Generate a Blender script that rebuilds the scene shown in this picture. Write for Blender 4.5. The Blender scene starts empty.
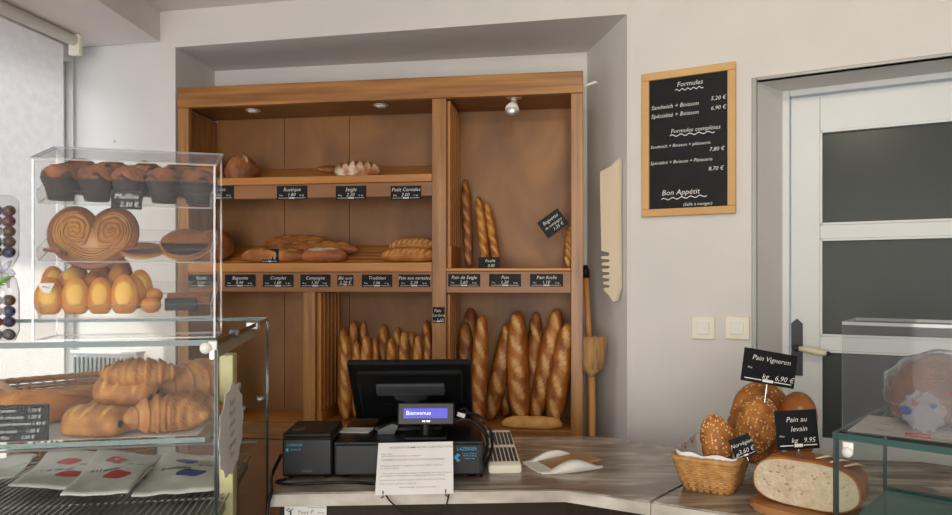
import bpy, bmesh, math, random
from mathutils import Vector, Matrix, Euler, Quaternion, noise
random.seed(11)
SC = bpy.context.scene
COL = SC.collection
PI = math.pi
# ------------------------------------------------------------------ camera model (for surveying sizes from the photo)
FPX, HC, CX, HY = 700.0, 1.55, 476.0, 280.0
def ray(px, py): return Vector(((px-CX)/FPX, 1.0, -(py-HY)/FPX))
def W(px, py, Y): return Vector((0, 0, HC)) + ray(px, py)*Y
def WZ(px, py, z): return W(px, py, (HC-z)*FPX/(py-HY))
class Frame:
    def __init__(s, x, y, deg, z=0.0):
        s.loc = Vector((x, y, z)); s.rz = math.radians(deg)
        s.m = Matrix.Translation(s.loc) @ Matrix.Rotation(s.rz, 4, 'Z'); s.i = s.m.inverted()
        s.o = s.i @ Vector((0, 0, HC))
    def d(s, px, py): return s.i.to_3x3() @ ray(px, py)
    def hit(s, px, py, dep):
        d = s.d(px, py); t = (dep-s.o.y)/d.y; p = s.o+d*t; return p.x, p.z
    def hitx(s, px, py, x):
        d = s.d(px, py); t = (x-s.o.x)/d.x; p = s.o+d*t; return p.y, p.z
    def hitz(s, px, py, z):
        d = s.d(px, py); t = (z-s.o.z)/d.z; p = s.o+d*t; return p.x, p.y
    def w(s, x, y, z): return s.m @ Vector((x, y, z))

# ------------------------------------------------------------------ materials
def lin(c): return tuple(((v/255)/12.92 if v/255 <= .04045 else ((v/255+.055)/1.055)**2.4) for v in c)
MATS = {}
def newmat(name):
    m = bpy.data.materials.new(name); m.use_nodes = True
    m.node_tree.nodes.clear(); MATS[name] = m
    return m, m.node_tree.nodes, m.node_tree.links
def pbr(name, c1, c2=None, rough=.5, metal=0, spec=.5, scale=6, stretch=(1,1,1), detail=5, lo=.3, hi=.7, bump=0, bscale=None, bstretch=None,
        c3=None, ear=None, rnd=0, coat=0, emit=None, estr=0, trans=0, dist=0):
    m, N, L = newmat(name)
    out = N.new('ShaderNodeOutputMaterial'); p = N.new('ShaderNodeBsdfPrincipled'); L.new(p.outputs[0], out.inputs[0])
    p.inputs['Roughness'].default_value = rough; p.inputs['Metallic'].default_value = metal
    p.inputs['Specular IOR Level'].default_value = spec; p.inputs['Coat Weight'].default_value = coat
    p.inputs['Base Color'].default_value = (*lin(c1), 1)
    if trans: p.inputs['Transmission Weight'].default_value = trans
    tc = N.new('ShaderNodeTexCoord')
    def noi(sc, st, det, ds=0):
        mp = N.new('ShaderNodeMapping'); mp.inputs['Scale'].default_value = st; L.new(tc.outputs['Object'], mp.inputs[0])
        if rnd:
            oi = N.new('ShaderNodeObjectInfo'); mu = N.new('ShaderNodeMath'); mu.operation = 'MULTIPLY'; mu.inputs[1].default_value = 37
            L.new(oi.outputs['Random'], mu.inputs[0]); L.new(mu.outputs[0], mp.inputs['Location'])
        n = N.new('ShaderNodeTexNoise'); n.inputs['Scale'].default_value = sc; n.inputs['Detail'].default_value = det
        n.inputs['Distortion'].default_value = ds
        L.new(mp.outputs[0], n.inputs['Vector']); return n
    if c2 is not None:
        n = noi(scale, stretch, detail, dist); r = N.new('ShaderNodeValToRGB')
        r.color_ramp.elements[0].position = lo; r.color_ramp.elements[1].position = hi
        r.color_ramp.elements[0].color = (*lin(c1), 1); r.color_ramp.elements[1].color = (*lin(c2), 1)
        if c3 is not None:
            e = r.color_ramp.elements.new((lo+hi)/2); e.color = (*lin(c3), 1)
        L.new(n.outputs['Fac'], r.inputs[0]); col = r.outputs[0]
        if rnd:
            hs = N.new('ShaderNodeHueSaturation'); oi = N.new('ShaderNodeObjectInfo')
            mr = N.new('ShaderNodeMapRange'); mr.inputs['To Min'].default_value = 1-rnd; mr.inputs['To Max'].default_value = 1+rnd
            L.new(oi.outputs['Random'], mr.inputs[0]); L.new(mr.outputs[0], hs.inputs['Value']); L.new(col, hs.inputs['Color']); col = hs.outputs[0]
        if ear:
            at = N.new('ShaderNodeAttribute'); at.attribute_name = 'score'
            n3 = noi(60, (1,1,1), 4); r3 = N.new('ShaderNodeValToRGB'); r3.color_ramp.elements[0].position = .3; r3.color_ramp.elements[1].position = .7
            r3.color_ramp.elements[0].color = (*lin(ear[0]), 1); r3.color_ramp.elements[1].color = (*lin(ear[1]), 1); L.new(n3.outputs['Fac'], r3.inputs[0])
            mx = N.new('ShaderNodeMix'); mx.data_type = 'RGBA'; L.new(at.outputs['Fac'], mx.inputs['Factor']); L.new(col, mx.inputs['A']); L.new(r3.outputs[0], mx.inputs['B']); col = mx.outputs['Result']
        L.new(col, p.inputs['Base Color'])
    if bump:
        n2 = noi(bscale or scale*3, bstretch or stretch, 4); b = N.new('ShaderNodeBump'); b.inputs['Strength'].default_value = bump
        b.inputs['Distance'].default_value = .01
        L.new(n2.outputs['Fac'], b.inputs['Height']); L.new(b.outputs[0], p.inputs['Normal'])
    if emit: p.inputs['Emission Color'].default_value = (*lin(emit), 1); p.inputs['Emission Strength'].default_value = estr
    return m
def glass(name, tint=(240,248,245), base=.04, haze=0.0, hazecol=(230,230,230), edge=.6):
    m, N, L = newmat(name)
    out = N.new('ShaderNodeOutputMaterial'); t = N.new('ShaderNodeBsdfTransparent'); t.inputs[0].default_value = (*lin(tint), 1)
    g = N.new('ShaderNodeBsdfGlossy'); g.inputs['Roughness'].default_value = .03; g.inputs[0].default_value = (.9,.9,.9,1)
    lw = N.new('ShaderNodeLayerWeight'); lw.inputs['Blend'].default_value = .5
    pw = N.new('ShaderNodeMath'); pw.operation = 'POWER'; pw.inputs[1].default_value = 4; L.new(lw.outputs['Facing'], pw.inputs[0])
    ma = N.new('ShaderNodeMath'); ma.operation = 'MULTIPLY_ADD'; ma.inputs[1].default_value = edge; ma.inputs[2].default_value = base; L.new(pw.outputs[0], ma.inputs[0])
    mx = N.new('ShaderNodeMixShader'); L.new(ma.outputs[0], mx.inputs[0]); L.new(t.outputs[0], mx.inputs[1]); L.new(g.outputs[0], mx.inputs[2])
    last = mx
    if haze:
        df = N.new('ShaderNodeBsdfDiffuse'); df.inputs[0].default_value = (*lin(hazecol), 1)
        m2 = N.new('ShaderNodeMixShader'); m2.inputs[0].default_value = haze; L.new(mx.outputs[0], m2.inputs[1]); L.new(df.outputs[0], m2.inputs[2]); last = m2
    L.new(last.outputs[0], out.inputs[0]); return m

pbr('plaster', (220,216,212), (213,210,206), rough=.85, spec=.2, scale=3, bump=.05, bscale=60)
pbr('ceiling_paint', (222,214,209), (215,208,204), rough=.9, spec=.2, scale=4)
pbr('floor_tile', (78,70,62), (64,58,50), rough=.4, scale=4)
pbr('cabinet_wood', (186,132,72), (120,78,38), rough=.36, scale=34, stretch=(1,1,.05), lo=.3, hi=.7, bump=.15, bscale=30, c3=(160,109,56))
pbr('cabinet_wood_across', (184,130,68), (118,76,36), rough=.36, scale=34, stretch=(.05,1,1), lo=.3, hi=.7, bump=.15, bscale=30, c3=(158,107,54))
pbr('shelf_wood', (205,140,66), (166,104,42), rough=.38, scale=30, stretch=(.05,1,1), lo=.25, hi=.75)
pbr('back_ply', (164,114,62), (104,68,34), rough=.5, scale=3.2, stretch=(1,1,.5), dist=1.2, lo=.25, hi=.8, c3=(136,92,50))
pbr('rail_wood', (160,108,62), (126,82,46), rough=.45, scale=9, stretch=(.07,1,1))
pbr('slat_wood', (208,142,70), (170,108,48), rough=.4, scale=9, stretch=(1,1,.08))
pbr('marble', (208,198,184), (90,78,68), rough=.22, spec=.5, scale=3.6, stretch=(.8,3.0,2), dist=2.2, lo=.25, hi=.78, c3=(142,130,116))
pbr('marble_edge', (216,209,196), (160,150,136), rough=.3, scale=14, stretch=(.5,1,1), lo=.3, hi=.7)
pbr('counter_brown', (50,34,25), (36,24,18), rough=.5, spec=.2, scale=8, stretch=(.1,1,1))
pbr('black_plastic', (15,15,16), rough=.42, spec=.3)
pbr('black_satin', (18,18,19), rough=.32, spec=.32)
pbr('dark_grey_plastic', (62,64,66), rough=.4)
pbr('slate', (19,20,23), (27,28,31), rough=.55, scale=12, spec=.22)
pbr('chalk', (236,236,230), rough=.8)
pbr('chalk_dim', (150,152,150), rough=.8)
pbr('board_frame_wood', (214,172,112), (196,150,90), rough=.5, scale=12, stretch=(.2,1,.2))
pbr('white_plastic', (232,230,222), rough=.35)
pbr('cream_plastic', (234,228,210), rough=.4)
pbr('white_paper', (236,234,230), (226,224,220), rough=.85, scale=14)
pbr('paper_bag', (226,222,214), (206,202,194), rough=.85, scale=16, bump=.3, bscale=22)
pbr('ink_grey', (105,105,110), rough=.8)
pbr('ink_black', (35,35,38), rough=.8)
pbr('ink_red', (196,70,66), rough=.8)
pbr('ink_blue', (66,84,150), rough=.8)
pbr('sticker_cyan', (70,170,215), rough=.5)
pbr('screen_blue', (50,48,200), rough=.3, emit=(60,54,215), estr=.28)
pbr('screen_text', (225,228,255), rough=.3, emit=(220,224,255), estr=.9)
pbr('steel', (190,190,190), rough=.28, metal=1)
pbr('bright_metal', (225,225,222), rough=.3, metal=.6)
pbr('glass_edge', (30,74,68), rough=.15, spec=.6)
pbr('glass_edge_dark', (40,54,53), rough=.15, spec=.6)
pbr('grey_frame', (150,150,146), rough=.4, metal=.3)
pbr('door_white', (222,224,222), (216,218,217), rough=.4, scale=3)
pbr('door_reveal', (200,201,198), rough=.6)
pbr('dark_pane', (66,71,68), (74,78,74), rough=.25, spec=.12, scale=1.5)
pbr('aged_iron', (62,62,66), rough=.45, metal=.6)
pbr('bone', (228,216,184), rough=.35)
pbr('wicker', (206,156,92), (164,112,58), rough=.6, scale=40, lo=.3, hi=.7)
pbr('wicker_brown', (186,136,82), (142,96,54), rough=.6, scale=30)
pbr('pale_wood', (232,216,188), (216,196,164), rough=.55, scale=8, stretch=(1,1,.12))
pbr('broom_wood', (196,140,82), (170,116,62), rough=.5, scale=10, stretch=(1,1,.1))
pbr('straw', (186,146,92), (150,112,64), rough=.8, scale=60, stretch=(1,1,.1), bump=.6, bscale=150)
pbr('board_wood', (188,134,78), (156,104,56), rough=.5, scale=10, stretch=(.15,1,1))
pbr('radiator_white', (214,214,212), rough=.4)
pbr('kraft', (178,138,94), (162,122,80), rough=.6, scale=12)
pbr('case_white', (216,214,208), rough=.4)
pbr('glare_cream', (238,224,170), rough=.4)
pbr('grill_steel', (176,178,178), rough=.35, metal=.8)
# breads
pbr('baguette_crust', (202,138,66), (138,80,30), rough=.5, scale=18, rnd=.14, bump=.25, bscale=60, c3=(172,104,38), ear=((224,172,98),(202,142,70)))
pbr('baguette_ear', (228,178,104), (204,146,72), rough=.65, scale=30, rnd=.1, bump=.3, bscale=90)
pbr('pain_crust', (194,124,54), (124,68,24), rough=.46, scale=13, rnd=.12, bump=.25, bscale=50, c3=(164,96,38), ear=((230,182,112),(198,142,76)))
pbr('pain_ear', (222,164,90), (190,126,58), rough=.65, scale=26, rnd=.08, bump=.3, bscale=90)
pbr('dark_crust', (166,100,48), (96,50,22), rough=.5, scale=16, rnd=.1, bump=.35, bscale=60, ear=((204,150,92),(160,104,54)))
pbr('dark_ear', (190,132,78), (156,98,50), rough=.65, scale=30, rnd=.1, bump=.3, bscale=90)
pbr('flour_crust', (236,220,196), (166,96,50), rough=.8, scale=18, lo=.36, hi=.62, bump=.3, bscale=60, ear=((150,92,48),(120,66,32)))
pbr('pain_floured', (176,104,46), (120,64,26), rough=.45, scale=13, bump=.25, bscale=50, c3=(156,88,36), ear=((246,238,226),(206,176,140)))
pbr('dark_floured', (168,102,50), (100,54,24), rough=.55, scale=16, bump=.35, bscale=60, ear=((240,226,206),(190,150,108)))
pbr('flour_white', (240,230,214), (210,184,150), rough=.85, scale=26, bump=.3, bscale=80)
pbr('seed_crust', (196,130,54), (128,70,26), rough=.6, scale=22, rnd=.06, bump=.7, bscale=70, c3=(176,110,46))
pbr('seed', (240,218,170), (206,160,90), rough=.6, scale=30)
pbr('crumb', (222,204,176), (202,180,148), rough=.85, scale=40, bump=.9, bscale=110)
pbr('crumb_hole', (176,146,110), rough=.9)
pbr('croissant', (206,146,80), (132,78,38), rough=.5, scale=26, rnd=.1, bump=.5, bscale=80, lo=.3, hi=.72, c3=(176,112,56), ear=((226,178,108),(208,152,84)))
pbr('croissant_pale', (230,186,118), (206,150,82), rough=.5, scale=26, rnd=.06, bump=.3, bscale=80)
pbr('chocolate', (58,36,24), (44,26,18), rough=.4, scale=10)
pbr('palmier', (196,142,72), (146,88,38), rough=.4, scale=22, coat=.2, c3=(176,118,54))
pbr('palmier_fill', (206,160,88), (178,122,58), rough=.45, scale=20)
pbr('palmier_rim', (134,78,36), (112,62,28), rough=.45, scale=20)
pbr('biscuit', (164,104,56), (130,76,38), rough=.55, scale=26)
pbr('biscuit_rim', (206,160,98), rough=.6)
pbr('madeleine', (208,142,60), (178,106,40), rough=.5, scale=26, rnd=.08)
pbr('madeleine_bump', (232,188,88), (214,164,68), rough=.55, scale=30, rnd=.06)
pbr('madeleine_dark', (168,104,44), (138,80,32), rough=.5, scale=26, rnd=.08)
pbr('muffin_cake', (186,112,60), (100,56,34), rough=.7, scale=34, rnd=.1, bump=.7, bscale=70, c3=(138,80,44))
pbr('muffin_paper', (44,29,24), (34,23,19), rough=.6, scale=12)
for nm, c in (('ball_blue',(52,62,112)),('ball_brown',(110,74,34)),('ball_red',(126,42,46)),('ball_grey',(128,124,122))):
    pbr('foil_'+nm, c, tuple(int(v*.7) for v in c), rough=.3, scale=60, metal=.2)
pbr('leaf_green', (110,160,60), rough=.5)
pbr('petal', (150,40,60), rough=.5)
glass('clear_glass', (251,253,252), base=.005, edge=.12); glass('tinted_glass', (246,250,248), base=.004, edge=.10)
glass('frost_teal', (214,232,228), base=.02, haze=.38, hazecol=(150,178,174)); glass('acrylic', (251,251,250), base=.005, haze=.004, edge=.12)
glass('acrylic_edge', (235,236,236), base=.12, haze=.35, edge=.5)
glass('hazy_acrylic', (240,240,240), base=.008, haze=.04, hazecol=(200,200,202), edge=.2)  # grey diffuse haze mixed in for the reflections on the clear guard
glass('clear_film', (246,246,247), base=.04, haze=.07, hazecol=(235,236,240), edge=.8)
glass('film_dense', (235,235,240), base=.08, haze=.3, hazecol=(226,228,236), edge=.8)
def blind_mat():
    m, N, L = newmat('blind_fabric')
    out = N.new('ShaderNodeOutputMaterial'); d = N.new('ShaderNodeBsdfDiffuse'); t = N.new('ShaderNodeBsdfTranslucent')
    tc = N.new('ShaderNodeTexCoord'); n = N.new('ShaderNodeTexNoise'); n.inputs['Scale'].default_value = 26; n.inputs['Detail'].default_value = 6
    L.new(tc.outputs['Object'], n.inputs['Vector']); r = N.new('ShaderNodeValToRGB')
    r.color_ramp.elements[0].position = .3; r.color_ramp.elements[1].position = .7
    r.color_ramp.elements[0].color = (*lin((230,219,214)), 1); r.color_ramp.elements[1].color = (*lin((240,231,227)), 1)
    L.new(n.outputs['Fac'], r.inputs[0]); L.new(r.outputs[0], d.inputs[0]); L.new(r.outputs[0], t.inputs[0])
    mx = N.new('ShaderNodeMixShader'); mx.inputs[0].default_value = .5; L.new(d.outputs[0], mx.inputs[1]); L.new(t.outputs[0], mx.inputs[2]); L.new(mx.outputs[0], out.inputs[0])
blind_mat()

# ------------------------------------------------------------------ mesh helpers
def new(): return bmesh.new()
def bx(bm, x0, x1, y0, y1, z0, z1, mi=0, bev=0, mat=None):
    r = bmesh.ops.create_cube(bm, size=1)
    vs = r['verts']
    for v in vs: v.co = Vector((x0+(v.co.x+.5)*(x1-x0), y0+(v.co.y+.5)*(y1-y0), z0+(v.co.z+.5)*(z1-z0)))
    fs = {f for v in vs for f in v.link_faces}
    for f in fs: f.material_index = mi
    if bev:
        es = {e for v in vs for e in v.link_edges}
        rr = bmesh.ops.bevel(bm, geom=list(es), offset=bev, segments=2, profile=.5, affect='EDGES', clamp_overlap=True)
        vs = list({v for f in rr['faces'] for v in f.verts} | {v for v in vs if v.is_valid})
        for f in {f for v in vs for f in v.link_faces}: f.material_index = mi
    if mat is not None:
        for v in vs: v.co = mat @ v.co
    return vs
def pane(bm, x0, x1, y0, y1, z0, z1, mat=None):
    """a glass slab: big faces material 0, thin edges material 1"""
    vs = bx(bm, x0, x1, y0, y1, z0, z1)
    dims = [x1-x0, y1-y0, z1-z0]; ax = dims.index(min(dims))
    for f in {f for v in vs for f in v.link_faces}:
        f.normal_update(); f.material_index = 0 if abs(f.normal[ax]) > .9 else 1
    if mat is not None:
        for v in vs: v.co = mat @ v.co
def prism(bm, poly, z0, z1, mi=0, mi_side=None):
    a = [bm.verts.new((p[0], p[1], z0)) for p in poly]; b = [bm.verts.new((p[0], p[1], z1)) for p in poly]
    n = len(poly); fs = [bm.faces.new(list(reversed(a))), bm.faces.new(b)]
    for f in fs: f.material_index = mi
    for i in range(n):
        f = bm.faces.new((a[i], a[(i+1)%n], b[(i+1)%n], b[i])); f.material_index = mi if mi_side is None else mi_side
    return a+b
def plate(bm, poly, y0, y1, mi=0, mi_side=None):
    """outline in x,z extruded along y"""
    a = [bm.verts.new((p[0], y0, p[1])) for p in poly]; b = [bm.verts.new((p[0], y1, p[1])) for p in poly]
    n = len(poly)
    for f in (bm.faces.new(a), bm.faces.new(list(reversed(b)))): f.material_index = mi
    for i in range(n):
        f = bm.faces.new((b[i], b[(i+1)%n], a[(i+1)%n], a[i])); f.material_index = mi if mi_side is None else mi_side
    return a+b
def rings(bm, rs, mi=0, closed=False, cap=True):
    """loft a list of rings (lists of points)"""
    R = [[bm.verts.new(p) for p in r] for r in rs]; m = len(R[0]); n = len(R)
    F = []
    for i in range(n if closed else n-1):
        for j in range(m):
            f = bm.faces.new((R[i][j], R[i][(j+1)%m], R[(i+1)%n][(j+1)%m], R[(i+1)%n][j])); f.material_index = mi; F.append(f)
    if cap and not closed:
        for q in (list(reversed(R[0])), R[-1]):
            f = bm.faces.new(q); f.material_index = mi
    return R
def tube(bm, pts, r, n=8, closed=False, mi=0, flat=None):
    pts = [Vector(p) for p in pts]; N = len(pts); rr = r if isinstance(r, (list, tuple)) else [r]*N
    out = []; up = None
    for i, p in enumerate(pts):
        a = pts[(i-1)%N] if (closed or i > 0) else p; b = pts[(i+1)%N] if (closed or i < N-1) else p
        t = (b-a).normalized() if (b-a).length > 1e-9 else Vector((0,0,1))
        if up is None: up = Vector((0,0,1)) if abs(t.z) < .9 else Vector((1,0,0))
        s = t.cross(up); s = s.normalized() if s.length > 1e-6 else t.orthogonal().normalized()
        up = s.cross(t).normalized()
        fx, fy = flat if flat else (1, 1)
        out.append([p + (s*math.cos(k*2*PI/n)*fx + up*math.sin(k*2*PI/n)*fy)*rr[i] for k in range(n)])
    rings(bm, out, mi, closed)
def cyl(bm, p0, p1, r0, r1=None, n=16, mi=0): tube(bm, [p0, p1], [r0, r0 if r1 is None else r1], n, mi=mi)
def ball(bm, c, rx, ry=None, rz=None, n=16, mi=0, mat=None):
    ry = rx if ry is None else ry; rz = rx if rz is None else rz
    r = bmesh.ops.create_uvsphere(bm, u_segments=n, v_segments=max(6, n//2), radius=1)
    for v in r['verts']:
        v.co = Vector((v.co.x*rx, v.co.y*ry, v.co.z*rz))
        if mat is not None: v.co = mat @ v.co
        v.co += Vector(c)
    for f in {f for v in r['verts'] for f in v.link_faces}: f.material_index = mi
    return r['verts']
def xform(bm, M):
    for v in bm.verts: v.co = M @ v.co

# ------------------------------------------------------------------ object helpers
def obj(name, bm, mats, parent=None, smooth=False, label=None):
    bmesh.ops.recalc_face_normals(bm, faces=bm.faces[:])
    me = bpy.data.meshes.new(name); bm.to_mesh(me); bm.free()
    for m in (mats if isinstance(mats, (list, tuple)) else [mats]): me.materials.append(MATS[m])
    if smooth:
        for p in me.polygons: p.use_smooth = True
    o = bpy.data.objects.new(name, me); COL.objects.link(o)
    if parent is not None: o.parent = parent
    if label: o['label'] = label
    return o
def tag(o, label, cat, group=None):
    o['label'] = label; o['category'] = cat
    if group: o['group'] = group
    return o
def thing(name, label, cat, M=None, group=None):
    o = bpy.data.objects.new(name, None); COL.objects.link(o); o.empty_display_size = .05
    if M is not None: o.matrix_world = M
    return tag(o, label, cat, group)
def struct(name, bm, mats, parent=None, smooth=False):
    o = obj(name, bm, mats, parent, smooth)
    if parent is None: o['kind'] = 'structure'
    return o
def TR(p, rz=0, rx=0, ry=0): return Matrix.Translation(Vector(p)) @ Euler((rx, ry, rz), 'XYZ').to_matrix().to_4x4()
def text_bm(bm, s, x, z, size, align='CENTER', shear=.25, y=0.0, mi=0, rot=0):
    cu = bpy.data.curves.new('writing', 'FONT'); cu.body = s; cu.size = size; cu.align_x = align; cu.shear = shear; cu.extrude = 0; cu.resolution_u = 2
    cu.offset = -size*.006
    o = bpy.data.objects.new('writing', cu)
    me = bpy.data.meshes.new_from_object(o)
    M = Matrix.Translation((x, y, z)) @ Matrix.Rotation(rot, 4, 'Y') @ Matrix.Rotation(PI/2, 4, 'X')
    me.transform(M); n0 = len(bm.faces); bm.from_mesh(me)
    bm.faces.ensure_lookup_table()
    for f in bm.faces[n0:]: f.material_index = mi
    bpy.data.objects.remove(o); bpy.data.curves.remove(cu); bpy.data.meshes.remove(me)
def strip(bm, x0, x1, z0, z1, y=0.0, mi=0):
    v = [bm.verts.new(p) for p in ((x0,y,z0),(x1,y,z0),(x1,y,z1),(x0,y,z1))]; f = bm.faces.new(v); f.material_index = mi
def price_tag(M, w, h, lines, label, group=None, pin=0, foot=True, mat='slate', chalk='chalk'):
    """slate plate, base centre at M, face towards local -y"""
    t = thing('price_tag', label, 'price tag', M, group)
    b = new(); bx(b, -w/2, w/2, -.0015, .0015, 0, h, bev=.0008); obj('plate', b, mat, t)
    b = new()
    for (s, x, z, sz) in lines: text_bm(b, s, x*w, z*h, sz*h, y=-.0021)
    if foot:
        strip(b, -w*.44, -w*.12, h*.09, h*.115, -.0021); strip(b, w*.12, w*.44, h*.09, h*.115, -.0021); strip(b, -w*.10, w*.10, h*.06, h*.14, -.0021)
    obj('writing', b, chalk, t)
    if pin:
        b = new(); cyl(b, (0, .001, .004), (0, .001, -pin), .0016, n=8); obj('pin', b, 'steel', t)
    return t
def loaf_bm(L, Wd, H, n=72, m=30, p=2.6, q=.5, scores=(), seed=0, bend=0, flat=.45, amp=.03, asym=0, depth=.16, skew=0):
    """a bread lying along x on z=0; scores are (cx, cv, half length, half width, angle) on its top, material 1"""
    bm = new(); lay = bm.verts.layers.float.new('score'); hw = Wd/2; hh = H/(1+flat); sd = Vector((seed*7.3, seed*3.1, seed*1.7))
    def lp(t, ph):
        s = 2*t-1; r = max(1-abs(s)**p, 0)**q; r = max(r, .02)
        r *= 1+asym*s
        x = s*L/2; v = (PI/2-ph)*hw*r
        cy, sy = math.cos(ph), math.sin(ph)
        y = hw*r*cy; z = hh*r*sy
        dd = amp*noise.noise(Vector((x*9/max(Wd, .05)*.35, cy*1.5, sy*1.5))+sd) + amp*.5*noise.noise(Vector((x*60, cy*4, sy*4))+sd)
        inside = 0.0
        for (cx, cv, hl, hwid, an) in scores:
            dx, dv = x-cx, v-cv; a = dx*math.cos(an)+dv*math.sin(an); bb = -dx*math.sin(an)+dv*math.cos(an)
            e = (a/hl)**2+(bb/hwid)**2
            if e < 1: inside = max(inside, min(1, (1-e)*3.6)); dd += -depth*(1-e)*.7
            elif e < 1.9 and bb > 0: dd += depth*.75*(1-(e-1)/.9)
        y *= 1+dd; z *= 1+dd
        z = max(z, -hh*flat*(.55+.45*r)*r**.3)
        y += bend*(1-s*s) + skew*s
        return Vector((x, y, z+hh*flat)), inside
    R = []
    for i in range(n+1):
        t = i/n; t = .5-.5*math.cos(PI*t)*(1) if i in (0, n) else (.5-.5*math.cos(PI*t))*.35+t*.65
        R.append([lp(min(max(t, 0.0005), .9995), k*2*PI/m+.01) for k in range(m)])
    V = [[bm.verts.new(c[0]) for c in r] for r in R]
    for vr, rr_ in zip(V, R):
        for v, c in zip(vr, rr_): v[lay] = c[1]
    for i in range(n):
        for j in range(m):
            f = bm.faces.new((V[i][j], V[i][(j+1)%m], V[i+1][(j+1)%m], V[i+1][j]))
    bm.faces.new(V[0]); bm.faces.new(list(reversed(V[n])))
    return bm
def slashes(n, L, hl, hw, an, cv=0): return [(-L/2+L*(i+.62)/(n+.24), cv+random.uniform(-.002, .002), hl, hw, an+random.uniform(-.06, .06)) for i in range(n)]
def loaf_obj(name, bm, mats, M, label, cat='bread', group=None):
    o = obj(name, bm, mats, None, True); o.matrix_world = M; return tag(o, label, cat, group)
def along(p0, p1, face):
    """matrix whose x runs p0->p1 and whose z looks towards face; origin half way"""
    x = (p1-p0).normalized(); z = face-x*face.dot(x); z.normalize(); y = z.cross(x)
    M = Matrix((x, y, z)).transposed().to_4x4(); M.translation = (p0+p1)/2; return M
# ================================================================== ROOM
CZ = 2.81
b = new(); prism(b, [(-3.4,-3.2),(4.6,-3.2),(4.6,4.2),(-3.4,4.2)], -.06, 0); struct('floor', b, 'floor_tile')
b = new(); prism(b, [(-3.4,-3.2),(4.6,-3.2),(4.6,4.2),(-3.4,4.2)], CZ, CZ+.08); struct('ceiling', b, 'ceiling_paint')
b = new(); prism(b, [(-1.93,3.37),(-1.485,3.285),(-1.514,2.8),(-1.83,-2.6),(-2.96,-2.6)], 2.669, CZ); struct('trim_1', b, 'ceiling_paint')
LW = Frame(-1.937, 3.38, -100)
b = new()
for a in ((-.1,.012,0,CZ),(.012,3.4,0,.25),(.012,3.4,2.60,CZ),(3.4,6.2,0,CZ)): bx(b, a[0], a[1], -.14, 0, a[2], a[3])
xform(b, LW.m); struct('wall_left', b, 'plaster')
w = Frame(0,0,0); b = new()
for a in ((.012,.035),(1.10,1.16),(2.2,2.26),(3.34,3.4)): bx(b, a[0], a[1], -.10, -.04, .25, 2.60, bev=.004)
for z in ((.25,.31),(2.54,2.60)): bx(b, .05, 3.4, -.10, -.04, z[0], z[1], bev=.004)
xform(b, LW.m); win = struct('window_1', b, 'door_white')
b = new()
for a in ((.035,1.10),(1.16,2.2),(2.26,3.34)): bx(b, a[0], a[1], -.072, -.066, .31, 2.54)
xform(b, LW.m); obj('pane', b, 'clear_glass', win)
b = new(); prism(b, [(-1.95,3.384),(-1.405,3.272),(-1.44,3.66),(-1.95,3.66)], 0, CZ); struct('wall_back', b, 'plaster')
b = new()
prism(b, [(-1.405,3.272),(-1.36,3.645),(-1.36,3.72),(-1.45,3.72),(-1.44,3.3)], 0, 2.638)
prism(b, [(-1.36,3.645),(.53,3.345),(.66,3.345),(.66,3.5),(-1.36,3.74)], 0, 2.638)
prism(b, [(.618,2.864),(.634,2.8635),(.80,3.12),(.66,3.36),(.53,3.345)], 0, CZ)
struct('wall_alcove', b, 'plaster')
b = new(); prism(b, [(-1.405,3.272),(.618,2.864),(.53,3.345),(.6,3.5),(-1.36,3.74)], 2.638, CZ); struct('wall_header', b, 'plaster')
RW = Frame(.634, 2.864, -28.52)
zt = 2.30; DX0, DX1, DD = .475, 1.47, .22
b = new()
prism(b, [(0,0),(DX0,0),(DX0,.01),(.556,DD),(.556,.3),(0.03,.3)], 0, CZ)
prism(b, [(DX1,0),(4.1,0),(4.1,.3),(DX1,.3)], 0, CZ)
prism(b, [(DX0,0),(DX1,0),(DX1,.3),(.5,.3),(DX0,.01)], zt, CZ)
xform(b, RW.m); struct('wall_right', b, 'plaster')
b = new(); bx(b, DX0-.012, DX0+.006, -.004, .03, 0, zt+.012, bev=.002); bx(b, DX0+.006, DX1, -.004, .03, zt, zt+.012, bev=.002); xform(b, RW.m); struct('trim_2', b, 'grey_frame')
# the door in the right wall
xl = RW.hit(791, 200, DD)[0]; xg = RW.hit(820, 200, DD)[0]
zleaf = RW.hit(791, 99, DD)[1]
zz = lambda y: RW.hit(820, y, DD)[1]
b = new(); bx(b, .54, xl-.004, DD-.01, .29, 0, zleaf+.05, bev=.004); bx(b, xl-.004, DX1, DD-.01, .29, zleaf+.008, zleaf+.05, bev=.004)
xform(b, RW.m); struct('trim_3', b, 'door_white')
zr = [(zz(131), zz(225)), (zz(239), zz(336)), (zz(350), zz(440))]
b = new(); XE = 1.40
bx(b, xl, xg, DD, DD+.045, .01, zleaf, bev=.003); bx(b, 1.30, XE, DD, DD+.045, .01, zleaf, bev=.003)
bx(b, xg, 1.30, DD, DD+.045, zr[0][1], zleaf, bev=.003) if False else bx(b, xg, 1.30, DD, DD+.045, zr[0][0], zleaf, bev=.003)
bx(b, xg, 1.30, DD, DD+.045, zr[1][0], zr[0][1], bev=.003); bx(b, xg, 1.30, DD, DD+.045, zr[2][0], zr[1][1], bev=.003); bx(b, xg, 1.30, DD, DD+.045, .01, zr[2][1], bev=.003)
xform(b, RW.m); door = struct('door_1', b, 'door_white')
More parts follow.
